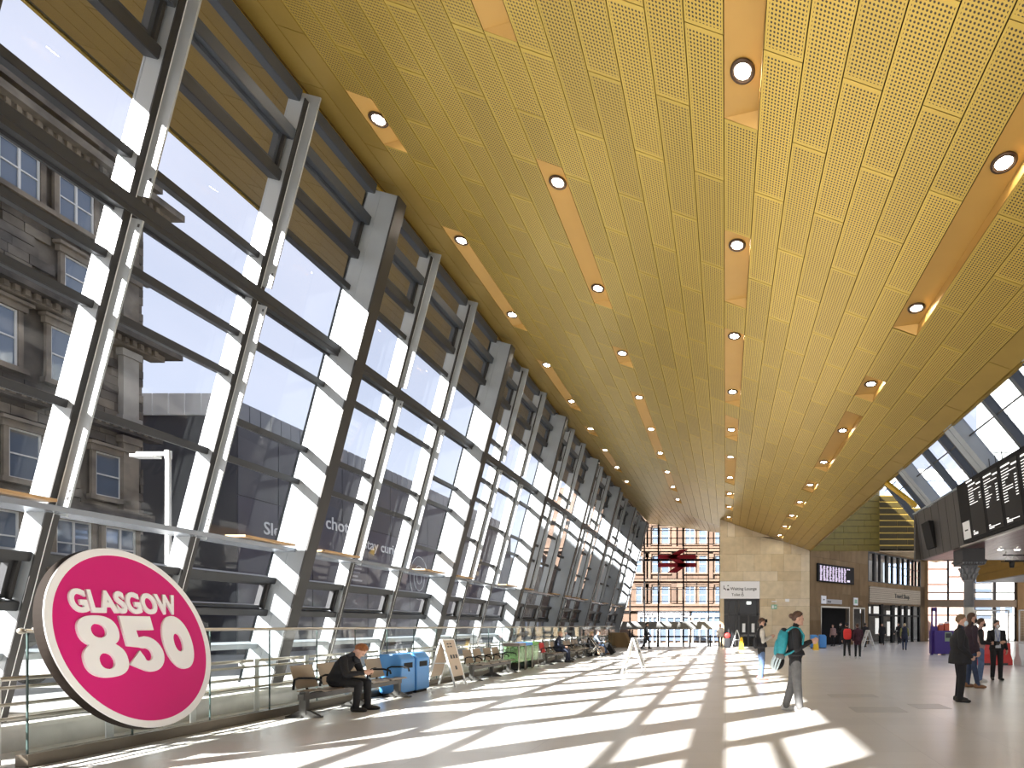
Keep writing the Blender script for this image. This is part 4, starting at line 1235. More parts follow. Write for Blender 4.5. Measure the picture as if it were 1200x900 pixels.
M['a_beige'] = mat('beige_board', (.50,.40,.31), .6)
M['a_grey'] = mat('pale_grey_board', (.60,.60,.58), .5)
def aboard(x, y, label, mt, rz=0, sp=.36, h=1.18, w=.6, print_=True, s=1.0, open_=False):
    t = thing('sandwich_board', label, 'sandwich board', (x, y, 0), rz, None)
    for sg_ in (-1, 1):
        for yy in (-w/2, w/2-.035):
            fr = MB(); fr.hexa([(sg_*sp-.018,yy,0),(sg_*sp+.018,yy,0),(sg_*sp+.018,yy+.035,0),(sg_*sp-.018,yy+.035,0)], (-sg_*(sp-.02),0,h))
            fr.build('leg', M['white_paint'], t)
        a0, a1 = .22, .99
        pa = lambda f_, yy, d: (sg_*(sp-(sp-.02)*f_) + sg_*d, yy, h*f_)
        MB().hexa([pa(a0,-w/2+.03,0),pa(a0,w/2-.03,0),pa(a1,w/2-.03,0),pa(a1,-w/2+.03,0)], (sg_*.015,0,.006)).build('panel', mt, t)
        if print_:
            b = MB(); random.seed(int(abs(x*10)))
            for (f0, f1, cnt) in ((.90,.93,2),(.84,.87,2),(.60,.68,3),(.36,.44,1)):
                for c_ in range(cnt):
                    y0_ = -.14 + c_*.13 if cnt > 1 else -.05
                    b.hexa([pa(f0,y0_,.012),pa(f0,y0_+.09,.012),pa(f1,y0_+.09,.012),pa(f1,y0_,.012)], (sg_*.006,0,.003))
            b.build('print', M['char'], t, 'stuff')
    MB().box(-.03,.03,-w/2,w/2,h-.02,h+.02).build('hinge', M['white_paint'], t)
    MB().box(-sp*.5,sp*.5,-w/2+.005,-w/2+.02,h*.5,h*.5+.025).build('stay', M['white_paint'], t)
    return t
aboard(-7.12, 13.75, 'tall sandwich board with beige faces beside the blue bins', M['a_beige'])
aboard(-2.9, 17.1, 'white sandwich board standing alone on the sunlit floor', M['a_grey'], 0, .36, 1.14, .62)
aboard(.75, 34.6, 'sandwich board in front of the waiting lounge entrance', M['a_grey'], 0, .40, 1.25, .7)
aboard(8.9, 33.6, 'sandwich board behind the pair with a red backpack', M['a_grey'], 0, .42, 1.25, .7)
M['yellow'] = mat('yellow_plastic', (.80,.50,.02), .45)
for x, y, l in ((1.02, 34.1, 'yellow wet floor sign at the foot of the lounge sandwich board'), (5.72, 34.0, 'yellow wet floor sign in front of the blue bins')):
    t = thing('wet_floor_sign', l, 'floor sign', (x, y, 0))
    for sg_ in (-1, 1):
        MB().hexa([(-.17,sg_*.22,0),(.17,sg_*.22,0),(.09,sg_*.01,.74),(-.09,sg_*.01,.74)], (0,sg_*.02,0)).build('leaf', M['yellow'], t)
    MB().box(-.06,.06,-.03,.03,.72,.80).build('handle', M['yellow'], t)

# kiosk and barriers on the right
M['purple'] = mat('deep_purple_panel', (.055,.025,.20), .45)
k_ = thing('information_desk', 'deep purple counter with a tall open sign frame', 'counter', (10.85, 28.4, 0))
o = MB().box(.1,1.5,-.3,.5,0.06,1.28).build('counter', M['purple'], k_); bevel(o, .02)
MB().box(0,.32,-.1,.06,0,1.5).build('plinth', M['purple'], k_)
for x in (.02,.24): MB().box(x,x+.07,-.06,.02,1.5,2.45).build('post', M['purple'], k_)
MB().box(.02,.31,-.06,.02,2.3,2.5).build('header', M['purple'], k_)
MB().box(.62,.98,-.32,-.3,.72,1.2).build('poster', mat('green_poster', (.25,.32,.22), .5), k_)
MB().box(.66,.94,-.325,-.32,.9,1.14).build('poster_photo', M['char'], k_)
MB().box(.1,.28,-.11,-.1,1.0,1.1).build('lettering', M['sign_white'], k_)
b = MB()
for x in (.2,.8,1.4): b.box(x-.1,x+.1,-.2,.4,0,.06)
b.build('foot', M['sign_white'], k_)
for k, (x, h, c_) in enumerate(((.55,.3,(.55,.10,.05)),(.85,.38,(.65,.14,.06)))):
    t = thing('display_box', 'red %s leaflet box on the purple counter' % ('lower' if k == 0 else 'taller'), 'box', (10.85+x, 28.45, 1.28))
    MB().prism([(-.12,-.1),(.12,-.1),(.14,.1),(-.14,.1)], 0, h, 0).build('holder', mat('red_box_%d' % k, c_, .5), t)
    MB().box(-.1,.1,-.03,.03,h,h+.1).build('leaflets', M['sign_white'], t)
M['red_plastic'] = mat('red_barrier_plastic', (.62,.05,.04), .4)
M['white_plastic'] = mat('white_barrier_plastic', (.74,.73,.70), .45, 0, .12, 3)
def barrier(x0, x1, y, mt, label):
    t = thing('plastic_barrier', label, 'barrier', (x0, y, 0), 0, 'water filled barriers')
    w = x1-x0
    P = [(-.28,0),(.28,0),(.28,.18),(.13,.42),(.10,.86),(-.10,.86),(-.13,.42),(-.28,.18)]
    Mx = Matrix(((0,0,1,0),(1,0,0,0),(0,1,0,0),(0,0,0,1)))
    o = MB().prism(P, 0, w, 0, Mx).build('body', mt, t, None, True); bevel(o, .02)
    b = MB(); b.box(.2,.45,-.29,.29,-.001,.08); b.box(w-.45,w-.2,-.29,.29,-.001,.08); b.build('foot_slot', M['char'], t)
    return t
barrier(9.9, 11.25, 21.3, M['red_plastic'], 'red plastic barrier behind the woman in a lanyard')
barrier(11.35, 12.8, 20.9, M['white_plastic'], 'white plastic barrier beside the red one')
for k, (x0, x1, y) in enumerate(((9.9,11.25,21.3),(11.4,12.8,20.9))):
    t = thing('mesh_panel', 'white framed mesh screen standing on the %s barrier' % ('red' if k == 0 else 'white'), 'fence', (x0, y, .86), 0, 'mesh screens')
    w = x1-x0
    for xx in (.03, w-.03): MB().tube([(xx,0,0),(xx,0,1.3)], .032, 8).build('post', M['white_paint'], t)
    for z in (.04,1.28): MB().tube([(.03,0,z),(w-.03,0,z)], .028, 8).build('rail', M['white_paint'], t)
    b = MB()
    for j in range(18): b.box(.06+j*(w-.1)/18,.066+j*(w-.1)/18,-.003,.003,.04,1.28)
    for j in range(12): b.box(.04,w-.04,-.003,.003,.1+j*.1,.105+j*.1)
    b.build('wire_mesh', M['rail'], t, 'stuff')

# cast iron column under the bridge
ic = thing('iron_column', 'grey cast iron column with a leafy capital under the dark bridge', 'column', (8.02, 17.7, 0))
M['iron'] = mat('grey_iron_paint', (.20,.21,.225), .45, .1, .15, 5)
MB().lathe([(.32,0),(.32,.18),(.25,.22),(.24,.36),(.17,.42)], 24).build('base', M['white_paint'], ic)
MB().lathe([(.165,.40),(.162,2.15)], 20).build('lower_shaft', M['conc'], ic)
MB().lathe([(.162,2.15),(.15,2.98),(.18,3.0),(.18,3.04),(.15,3.06)], 20).build('shaft', M['iron'], ic)
MB().lathe([(.15,3.04),(.17,3.2),(.22,3.4),(.27,3.52)], 20).build('bell', M['iron'], ic)
for ring, (z, r, n_) in enumerate(((3.12,.17,10),(3.30,.215,10))):
    for k in range(n_):
        a = 2*math.pi*(k + .5*ring)/n_
        c_, s_ = math.cos(a), math.sin(a)
        b = MB(); b.tube([(c_*r,s_*r,z-.08),(c_*(r+.03),s_*(r+.03),z+.05),(c_*(r+.09),s_*(r+.09),z+.13),(c_*(r+.12),s_*(r+.12),z+.09)], [.04,.05,.04,.015], 6)
        b.build('acanthus_leaf', M['iron'], ic)
MB().box(-.36,.36,-.36,.36,3.52,3.60).box(-.40,.40,-.40,.40,3.60,3.68).box(-.36,.36,-.36,.36,3.68,4.05).build('abacus', M['char'], ic)
b = MB()
for k in range(9): b.box(-.36+k*.085,-.32+k*.085,-.42,-.36,3.545,3.6)
b.build('dentils', M['iron'], ic, 'stuff')

# departure board on the bridge
dep = thing('departure_board', 'long black departure board with white text columns on the overhead bridge', 'departure board')
vv = Vector((XT-XB, 0, ZT_-ZB_)).normalized()
BM = tmat((XB-.02, 16.45, ZB_+.02), (0,-1,0), vv)
dep.matrix_world = BM
o = MB().box(0, 5.6, 0, 1.78, -.12, .10).build('housing', M['black'], dep); bevel(o, .012)
scr = mat('dark_screen', (.016,.014,.013), .4, spec=.25)
M['txt'] = emat('white_display_text', (.95,.95,.93), .42)
random.seed(13)
for k in range(5):
    x0 = .72 + k*.93
    MB().box(x0, x0+.78, .1, 1.66, .10, .108).build('screen', scr, dep)
    b = MB()
    if k == 0: b.box(x0-.06, x0+.3, 1.68, 1.72, .108, .112)
    b.box(x0+.02, x0+.45, 1.56, 1.60, .108, .112).box(x0+.52, x0+.76, 1.50, 1.54, .108, .112)
    z = 1.48; nlin = (7, 11, 12, 10, 8)[k]
    for r_ in range(nlin):
        x = x0+.02; end = x0 + random.choice([.16,.22,.3,.38,.5])
        if r_ in (1,): end = x0+.7
        while x < end:
            w = random.uniform(.025,.075); b.box(x, min(end, x+w), z-.02, z, .108, .112); x += w+.014
        if 2 < r_ < nlin-1: b.box(x0+.60, x0+.71, z-.02, z, .108, .112)
        z -= .072
    b.box(x0+.03, x0+.12, .24, .27, .108, .112).box(x0+.03, x0+(.3 if k == 0 else .62), .19, .21, .108, .112).box(x0+.03, x0+.3, .15, .17, .108, .112)
    b.build('display_text', M['txt'], dep, 'stuff')
MB().box(.12, .56, .10, .62, .10, .118).build('notice', M['sign_white'], dep)
MB().box(.24, .44, .34, .38, .118, .121).build('notice_print', M['char'], dep, 'stuff')
for k in range(6):
    MB().tube([(.9+k*.33,1.78,0),(.9+k*.33,2.02,.0)], .012, 6).build('antenna', M['char'], dep)
# lighting truss under the bridge
tr = thing('lighting_truss', 'small black lighting truss with silver struts under the dark bridge', 'truss', (9.4, 18.2, EYE+2.18))
for yy, zz in ((-.12,0),(.12,0),(0,.2)): MB().tube([(0,yy,zz),(2.6,yy,zz)], .02, 6).build('chord', M['black'], tr)
b = MB()
for k in range(10): b.tube([(k*.26,-.12,0),(k*.26+.13,0,.2),(k*.26+.26,-.12,0)], .012, 5)
b.build('lattice', M['rail'], tr)
for k in range(4): MB().lathe([(.07,-.2),(.09,-.02),(.05,.04)], 12, 0, Matrix.Translation((.3+k*.5,0,-.02))).build('spotlight', M['black'], tr)
for x in (.1, 2.5): MB().tube([(x,0,.2),(x,0,.32)], .012, 6).build('hanger', M['rail'], tr)
# flush floor covers
for k, (x, y, w, l) in enumerate(((2.35, 9.6, .9, .6),(3.6, 10.0, .6, .6),(2.3,11.6,1.0,.5))):
    t = thing('floor_hatch', 'flush access cover in the terrazzo, %s' % ('nearest the man with the teal backpack' if k == 0 else 'the small square one in the middle' if k == 1 else 'the farther wide one'), 'floor hatch', (x, y, 0), 0, 'floor hatches')
    MB().box(0,w,0,l,0,.002).build('cover', mat('hatch_stone_%d' % k, (.50,.48,.45), .35), t)
    MB().box(-.015,0,-.015,l+.015,0,.003).box(w,w+.015,-.015,l+.015,0,.003).box(0,w,-.015,0,0,.003).box(0,w,l,l+.015,0,.003).build('edge', M['rail'], t)
# ================================================================== PEOPLE
SKIN = mat('skin', (.56,.33,.24), .55)
def cloth(name, c, rough=.85): return mat(name, c, rough, 0, .25, 14, .15)
C = {'black': cloth('black_cloth', (.014,.014,.017)), 'navy': cloth('navy_cloth', (.02,.026,.05)), 'jeans': cloth('blue_denim', (.10,.16,.29)),
     'djeans': cloth('dark_denim', (.035,.055,.11)), 'grey': cloth('grey_trousers', (.15,.15,.15)), 'maroon': cloth('maroon_jacket', (.055,.016,.028)),
     'plum': cloth('plum_jacket', (.035,.02,.032)), 'blueknit': cloth('dark_blue_jumper', (.02,.035,.075)), 'white': cloth('white_shirt', (.62,.66,.72)), 'shoe': cloth('black_shoe', (.012,.011,.01), .5),
     'wshoe': cloth('white_trainer', (.72,.71,.68), .6), 'tan': cloth('tan_boot', (.26,.13,.06), .6), 'redshoe': cloth('reddish_trainer', (.38,.14,.12), .6),
     'pinkish': cloth('dusty_pink_top', (.42,.28,.27)), 'olive': cloth('olive_sleeves', (.22,.21,.07)), 'cream': cloth('cream_coat', (.58,.54,.48)), 'slate': cloth('slate_hoodie', (.17,.20,.24))}
HAIR = {'ginger': mat('ginger_hair', (.30,.10,.025), .6, 0, .4, 30), 'brown': mat('brown_hair', (.085,.040,.022), .6, 0, .4, 30), 'sandy': mat('sandy_hair', (.20,.12,.06), .6, 0, .4, 30), 'dark': mat('dark_hair', (.014,.011,.01), .6), 'fair': mat('fair_hair', (.42,.31,.17), .6)}
MASK = {'blue': mat('pale_blue_face_mask', (.55,.66,.74), .8), 'black': mat('black_face_mask', (.02,.02,.022), .8), 'white': mat('white_face_mask', (.74,.74,.74), .8)}
EYEM = mat('dark_eye', (.02,.015,.012), .2)

BASE = dict(pelvis=(0,0,.96), neck=(0,-.01,1.47), head=(0,.035,1.625), shl=(-.19,-.01,1.40), shr=(.19,-.01,1.40), ell=(-.235,-.04,1.12), elr=(.235,-.04,1.12),
            wrl=(-.235,.04,.88), wrr=(.235,.04,.88), hpl=(-.09,0,.92), hpr=(.09,0,.92), knl=(-.10,.02,.50), knr=(.10,.02,.50), anl=(-.11,-.02,.09), anr=(.11,-.02,.09),
            hdl=(0,.1,-1), hdr=(0,.1,-1), look=(0,1,0), footl=(-.15,1,0), footr=(.15,1,0))
def mset(A, v): return A if v is None else v
def person(label, loc, face, pose=None, top='black', legs='black', shoe='shoe', hair='brown', height=1.75, bulk=1.0, coat=0.0, vox=.014, hairlen=0.0, mask=None, bun=False, sleeve=None, bald=0, open_front=None, group=None, loose=1.0, shirt=None):
    """one continuous body (voxel-fused tapered limbs), facing local +Y; face = heading in degrees clockwise from +Y"""
    P = {k: Vector(v) for k, v in {**BASE, **(pose or {})}.items()}
    sc = height/1.75
    mats = [SKIN, C[top], C[legs], C[shoe], C[sleeve] if sleeve else C[top], C[shirt] if shirt else C[top]]
    mb = MB(); segs = []          # (a, b, ra, rb, region)
    def cap(a, b, ra, rb, reg, flat=None):
        a = Vector(a); b = Vector(b)
        d = b - a; L_ = d.length; d = d/L_ if L_ > 1e-6 else Vector((0,0,1))
        n = 12
        x = d.cross(Vector((0,1,0)) if abs(d.y) < .9 else Vector((1,0,0))).normalized(); y = d.cross(x)
        prof = [(-1,.0),(-.87,.5),(-.5,.87),(0,1)]
        rings = []
        for t, r in prof: rings.append((a + d*ra*t, ra*max(r,.05)))
        for t, r in reversed(prof): rings.append((b - d*rb*t, rb*max(r,.05)))
        mb.loft([[c_ + x*r*math.cos(2*math.pi*k/n) + y*r*math.sin(2*math.pi*k/n) for k in range(n)] for c_, r in rings])
        segs.append((a, b, ra, rb, reg))
    pel, nk, hd = P['pelvis'], P['neck'], P['head']
    lat = (P['shr']-P['shl']); lat.normalize()
    latp = (P['hpr']-P['hpl']); latp.normalize()
    sp = nk - pel; fw = lat.cross(sp).normalized()*-1
    if fw.dot(P['look']) < 0 and abs(fw.dot(P['look'])) > .3: pass
    fw = sp.normalized().cross(lat)
    if fw.y < 0 and abs(fw.y) > .2: fw = -fw
    n = 20
    B_ = bulk
    prof = [(-.16,.08,.07),(-.10,.145,.105),(.02,.168*B_,.122*B_),(.2,.155*B_,.115*B_**1.5),(.38,.150*B_,.112*B_**1.6),(.6,.170*B_,.122*B_**1.2),(.8,.182,.115),(.9,.165,.095),(.985,.085,.065),(1.03,.05,.05)]
    rings = []
    for t, w, d in prof:
        c_ = pel + sp*t
        if t > .2 and t < .9: c_ = c_ - fw*0.015*math.sin(math.pi*t)
        f_ = (latp*(1-max(0,min(1,t))) + lat*max(0,min(1,t))).normalized()
        rings.append([c_ + f_*w*math.cos(2*math.pi*k/n) + fw*d*math.sin(2*math.pi*k/n) for k in range(n)])
    mb.loft(rings)
    split = .03
    segs.append((pel + sp*.1, pel + sp*.88, .15*B_, .15, 1))
    segs.append((pel - sp*.12, pel - sp*.05, .14, .15, 2))
    if coat > 0:
        rings = []
        for t, w, d in ((0,.155*B_,.12*B_),(.3,.182*B_,.145*B_),(.7,.198*B_,.16*B_),(1,.205*B_,.165*B_)):
            c_ = pel + sp*.25 - Vector((0,0,1))*(t*coat)
            rings.append([c_ + latp*w*math.cos(2*math.pi*k/n) + Vector((0,1,0))*d*math.sin(2*math.pi*k/n) for k in range(n)])
        mb.loft(rings)
        segs.append((pel + sp*.2, pel + sp*.25 - Vector((0,0,1))*(coat+.02) , .17*B_, .195*B_, 1))
    # head
    look = P['look'].normalized(); upv = (hd - nk).normalized(); upv = (upv - look*upv.dot(look)).normalized(); sd = look.cross(upv)
    HM = Matrix(((sd.x,look.x,upv.x,hd.x),(sd.y,look.y,upv.y,hd.y),(sd.z,look.z,upv.z,hd.z),(0,0,0,1)))
    mb.ball((0,-.008,.02),(.077,.098,.105),16,12,0,HM)
    mb.ball((0,.03,-.045),(.058,.062,.075),14,10,0,HM)          # jaw
    mb.ball((0,.085,-.095),(.024,.02,.022),8,6,0,HM)             # chin
    mb.loft([[(HM @ Vector(q)) for q in r] for r in ([(-.010,.085,.03),(.010,.085,.03),(.010,.07,.03),(-.010,.07,.03)],[(-.017,.112,-.022),(.017,.112,-.022),(.02,.07,-.03),(-.02,.07,-.03)])])   # nose
    for s_ in (-1,1): mb.ball((s_*.080,-.005,-.005),(.013,.024,.034),8,6,0,HM)
    segs.append((HM @ Vector((0,-.01,.03)), HM @ Vector((0,.03,-.06)), .10, .075, 0))
    cap(nk - upv*.03, hd - upv*.05 - look*.015, .056, .052, 0)
    # arms and hands
    for sdn in ('l','r'):
        sh, el, wr = P['sh'+sdn], P['el'+sdn], P['wr'+sdn]
        sr = 4
        cap(sh, el, .066*B_**.5, .052, sr); cap(el, wr, .054, .040, sr)
        cap(nk - sp.normalized()*.05, sh, .07, .06, 1)
        h = P['hd'+sdn].normalized()
        s_ = -1 if sdn == 'l' else 1
        ref = lat*s_
        pn = ref - h*ref.dot(h)
        pn = pn.normalized() if pn.length > .1 else Vector((0,0,1))     # palm normal points outward-ish
        wd = h.cross(pn).normalized()
        if wd.dot(fw) < 0: wd = -wd
        cap(wr, wr + h*.05, .030, .032, 0)
        k0 = wr + h*.085
        for j in range(4):
            off = wd*(.030 - .020*j); Lf = (.068,.078,.072,.056)[j]
            a = k0 + off
            m1 = a + h*Lf*.55 - pn*.010
            m2 = a + h*Lf*.9 - pn*.035
            cap(wr + h*.035 + off*.7, a, .016, .0125, 0); cap(a, m1, .0115, .0105, 0); cap(m1, m2, .0105, .0095, 0)
        tb = wr + h*.03 + wd*.026
        cap(tb, tb + h*.035 + wd*.028, .015, .012, 0); cap(tb + h*.035 + wd*.028, tb + h*.068 + wd*.030 - pn*.01, .012, .010, 0)
    # legs and shoes
    for sdn in ('l','r'):
        hp, kn, an = P['hp'+sdn], P['kn'+sdn], P['an'+sdn]
        cap(hp, kn, .092*B_**.5*loose**.4, .066*loose, 2); cap(kn, an, .066*loose, .052*loose**1.2, 2)
        ft = P['foot'+sdn].normalized()
        lo = an.z - .09
        heel = Vector((an.x, an.y, lo+.042)) - ft*.055
        ball = Vector((an.x, an.y, lo+.036)) + ft*.115
        toe = Vector((an.x, an.y, lo+.030)) + ft*.175
        if ft.z: ball.z += ft.z*.1; toe.z += ft.z*.15
        cap(heel, ball, .042, .044, 3); cap(ball, toe, .042, .030, 3); cap(Vector((an.x,an.y,an.z-.01)), heel + Vector((0,0,.03)), .045, .04, 3)
    me = mb.mesh('person', mats)
    o = bpy.data.objects.new('tmp', me); COL.objects.link(o)
    md = o.modifiers.new('r', 'REMESH'); md.mode = 'VOXEL'; md.voxel_size = vox; md.use_smooth_shade = True
    ms = o.modifiers.new('s', 'SMOOTH'); ms.iterations = 2; ms.factor = .4
    bpy.context.view_layer.update()
    fin = bpy.data.meshes.new_from_object(o.evaluated_get(bpy.context.evaluated_depsgraph_get()))
    bpy.data.objects.remove(o); bpy.data.meshes.remove(me)
    fin.materials.clear()
    for m_ in mats: fin.materials.append(m_)
    nf = len(fin.polygons); cen = np.empty(nf*3); fin.polygons.foreach_get('center', cen); cen = cen.reshape(-1,3)
    best = np.full(nf, 1e9); reg = np.zeros(nf, dtype=np.int32)
    for a, b, ra, rb, g_ in segs:
        a_ = np.array(a); d = np.array(b) - a_; l2 = max(1e-9, d @ d)
        t = np.clip(((cen - a_) @ d)/l2, 0, 1)
        q = np.linalg.norm(cen - (a_ + t[:,None]*d), axis=1) - (ra + (rb-ra)*t)
        m_ = q < best
        best[m_] = q[m_]; reg[m_] = g_
    if shirt:                      # open jacket: a strip of the chest shows the shirt
        spn = np.array(sp); rel = cen - np.array(pel); t = rel @ spn/(spn @ spn)
        side = rel @ np.array(lat); front = rel @ np.array(fw)
        m_ = (reg == 1) & (np.abs(side - (open_front or 0)) < .075) & (front > .03) & (t > -.05)
        reg[m_] = 5
    # sleeves end at the hem: hand faces keep skin
    fin.polygons.foreach_set('material_index', reg); fin.polygons.foreach_set('use_smooth', np.ones(nf, dtype=bool)); fin.update()
    fin.name = 'person'
    o = link('person', fin)
    o.scale = (sc, sc, sc); o.location = loc; o.rotation_euler = (0, 0, -R(face))
    tag(o, label, 'person', group)
    # hair
    hm = MB()
    def hf(d):
        ok = d.z > .15 - .55*(-d.y) - hairlen*max(0,-d.y)*1.2 and not (d.y > .72 and d.z < .62)
        if bald and d.z > .5: ok = False
        return (1.0 + .03*math.sin(13*d.x)*math.sin(11*d.z)) if ok else .86
    hm.ball((0,-.012,.024),(.089,.112,.118),22,16,0,HM,hf)
    if hairlen > .6: hm.ball((0,-.07,-.09),(.085,.05,.15),12,9,0,HM)
    if bun: hm.ball((0,-.125,.035),(.045,.05,.045),10,8,0,HM)
    hm.build('hair', HAIR[hair], o)
    for s_ in (-1, 1):
        MB().ball((s_*.030,.083,.012),(.011,.009,.008),8,6,0,HM).build('eye', EYEM, o)
    if mask:
        MB().ball((0,.034,-.05),(.069,.083,.068),16,12,0,HM,lambda d: 1.0 if d.y > .05 else .8).build('face_mask', MASK[mask], o)
    else:
        MB().ball((0,.092,-.062),(.022,.006,.006),8,6,0,HM).build('mouth', mat('lips', (.40,.16,.13), .5) if 'lips' not in bpy.data.materials else bpy.data.materials['lips'], o)
    return o, P, HM, sc

def world_pt(o, p): return Matrix.Translation(o.location) @ o.rotation_euler.to_matrix().to_4x4() @ Matrix.Diagonal((*o.scale,1)) @ Vector(p)

SIT = dict(pelvis=(0,-.05,.55), neck=(0,.22,.99), head=(0,.37,1.07), shl=(-.18,.18,.93), shr=(.18,.18,.93), ell=(-.24,.26,.66), elr=(.24,.26,.66), wrl=(-.09,.46,.69), wrr=(.09,.46,.69),
           hdl=(.4,.8,.15), hdr=(-.4,.8,.15), hpl=(-.09,-.02,.53), hpr=(.09,-.02,.53), knl=(-.13,.42,.50), knr=(.14,.42,.50), anl=(-.10,.44,.09), anr=(.12,.36,.09), look=(0,.62,-.78))
# 1 seated man with phone
o, P, HM, sc = person('ginger-haired man in black sitting bent over his phone on the nearest bench', (-7.0, 9.72, 0), 84, SIT, 'black', 'black', 'shoe', 'ginger', 1.78, 1.08, .12, .011)
b = MB(); b.tube([(.10*math.cos(R(a)), .185+.085*math.sin(R(a))+.02, .99+.03*math.sin(R(a))) for a in range(0,361,30)], .035, 8); b.tube([(0,.29,.98),(.01,.33,.86)], [.045,.05], 8)
b.build('scarf', mat('charcoal_scarf', (.035,.037,.045), .9), o)
ph = thing('phone', 'dark phone held by the seated ginger-haired man', 'phone', world_pt(o, (0,.56,.74)), R(-84))
MB().box(-.04,.04,-.075,.075,-.004,.004).build('case', M['black'], ph); MB().box(-.035,.035,-.07,.07,.004,.006).build('screen', scr, ph)
ph.rotation_euler = (R(25), 0, R(-84))

STAND_PHONE = dict(ell=(-.22,.0,1.10), elr=(.22,.0,1.10), wrl=(-.06,.26,1.22), wrr=(.06,.26,1.22), hdl=(.15,.9,.3), hdr=(-.15,.9,.3))
# 2 man with teal backpack
o, P, HM, sc = person('brown-haired man in black jacket and grey trousers wearing a teal backpack', (1.27, 9.75, 0), 92, {**STAND_PHONE, 'look': (0,1,-.12), 'anl': (-.11,-.16,.09), 'knl': (-.10,-.04,.5), 'anr': (.11,.06,.09), 'head': (0,.05,1.625)}, 'black', 'grey', 'wshoe', 'brown', 1.80, 1.05, .10, .011, .5, None, True, None, 0, None, None, 1.25)
bp_ = thing('backpack', 'teal backpack with grey base worn by the man in grey trousers', 'backpack', o.location, o.rotation_euler.z)
bp_.scale = o.scale
def superell(mb, c, rad, p=3.0, nu=20, nv=12, mi=0, Mx=None):
    def fn(d):
        return 1.0/((abs(d.x)**p + abs(d.y)**p + abs(d.z)**p)**(1/p))
    return mb.ball(c, rad, nu, nv, mi, Mx, fn)
M['teal'] = cloth('teal_nylon', (.02,.30,.36), .6)
TL = Matrix.Translation((0,-.24,1.17)) @ Matrix.Rotation(R(-9), 4, 'X')
superell(MB(), (0,0,.03), (.155,.095,.25), 3.2, 20, 12, 0, TL).build('body', M['teal'], bp_)
superell(MB(), (0,-.07,-.06), (.12,.055,.15), 3, 16, 10, 0, TL).build('front_pocket', M['teal'], bp_)
superell(MB(), (0,.0,-.2), (.15,.09,.07), 3, 16, 8, 0, TL).build('base', C['grey'], bp_)
superell(MB(), (0,.0,.24), (.12,.06,.06), 2.5, 16, 8, 0, TL).build('top_flap', C['black'], bp_)
for s_ in (-1,1):
    MB().tube([(s_*.10,-.17,1.40),(s_*.12,-.06,1.475),(s_*.13,.06,1.45),(s_*.15,.135,1.33),(s_*.185,.10,1.15),(s_*.17,-.1,1.03),(s_*.12,-.2,.99)], .019, 8).build('strap', M['teal'], bp_)
hl = thing('bicycle_helmet', 'white and pale blue bicycle helmet hanging below the teal backpack', 'helmet', world_pt(o, (.02,-.30,.86)), o.rotation_euler.z)
HX = Matrix.Rotation(R(70),4,'X')
MB().ball((0,0,0),(.112,.145,.108),20,12,0,HX).build('liner', M['black'], hl)
hm_ = mat('pale_blue_helmet', (.66,.78,.82), .35)
for a in (-68,-38,-12,12,38,68):
    MB().tube([(math.sin(R(a))*.118*math.sin(R(t))**.5, -.15*math.cos(R(t)), math.cos(R(a))*.116*math.sin(R(t))**.6) for t in range(8,173,16)], [.012,.017,.019,.019,.019,.019,.019,.019,.019,.017,.012], 7, 0, HX).build('shell_rib', hm_, hl)
MB().tube([(.115*math.cos(R(t)), .148*math.sin(R(t)), -.01) for t in range(0,361,20)], .017, 7, 0, HX).build('rim', hm_, hl)
MB().tube([(0,.0,.12),(0,.02,.24)], .012, 6).build('strap', M['black'], hl)
# 3 man in jeans behind him
o, P, HM, sc = person('short man in a black top, patterned sleeve and blue jeans wearing a dark mask', (1.02, 15.3, 0), 80, {**STAND_PHONE, 'look': (.1,1,.0)}, 'black', 'jeans', 'redshoe', 'brown', 1.76, 1.06, .16, .013, 0, 'black', False, 'cream')
hs = MB().box(-.10,.10,.06,.13,.0,.09,0,HM).build('visor', M['black'], o)
bg = thing('shoulder_bag', 'black bag hanging on the back of the man in blue jeans', 'bag', world_pt(o, (.0,-.16,.95)), o.rotation_euler.z)
superell(MB(), (0,0,.1), (.13,.055,.17), 3).build('body', C['black'], bg)
MB().tube([(-.1,.02,.22),(-.13,.1,.45),(-.12,.2,.5)], .012, 6).build('strap', M['sign_white'], bg)
# 4 man in long dark jacket, front right
o, P, HM, sc = person('heavy man in an open black jacket and dark jumper standing nearest on the right', (4.78, 10.95, 0), 104, {'ell': (-.27,-.05,1.12), 'elr': (.27,-.03,1.12), 'wrl': (-.20,.16,.92), 'wrr': (.19,.17,.92), 'hdl': (.5,.5,-.55), 'hdr': (-.5,.5,-.55), 'look': (.1,1,.02)}, 'black', 'black', 'shoe', 'sandy', 1.77, 1.34, .32, .011, 0, 'blue', False, None, 0, 0, None, 1.15, 'blueknit')
# 5 man behind him
person('brown-haired man in a plum jacket and tan boots half hidden behind the heavy man', (6.12, 13.4, 0), 84, {'look': (.2,1,0), 'anr': (.12,.1,.09)}, 'plum', 'djeans', 'tan', 'brown', 1.86, 1.08, .14, .014, .7, 'black')
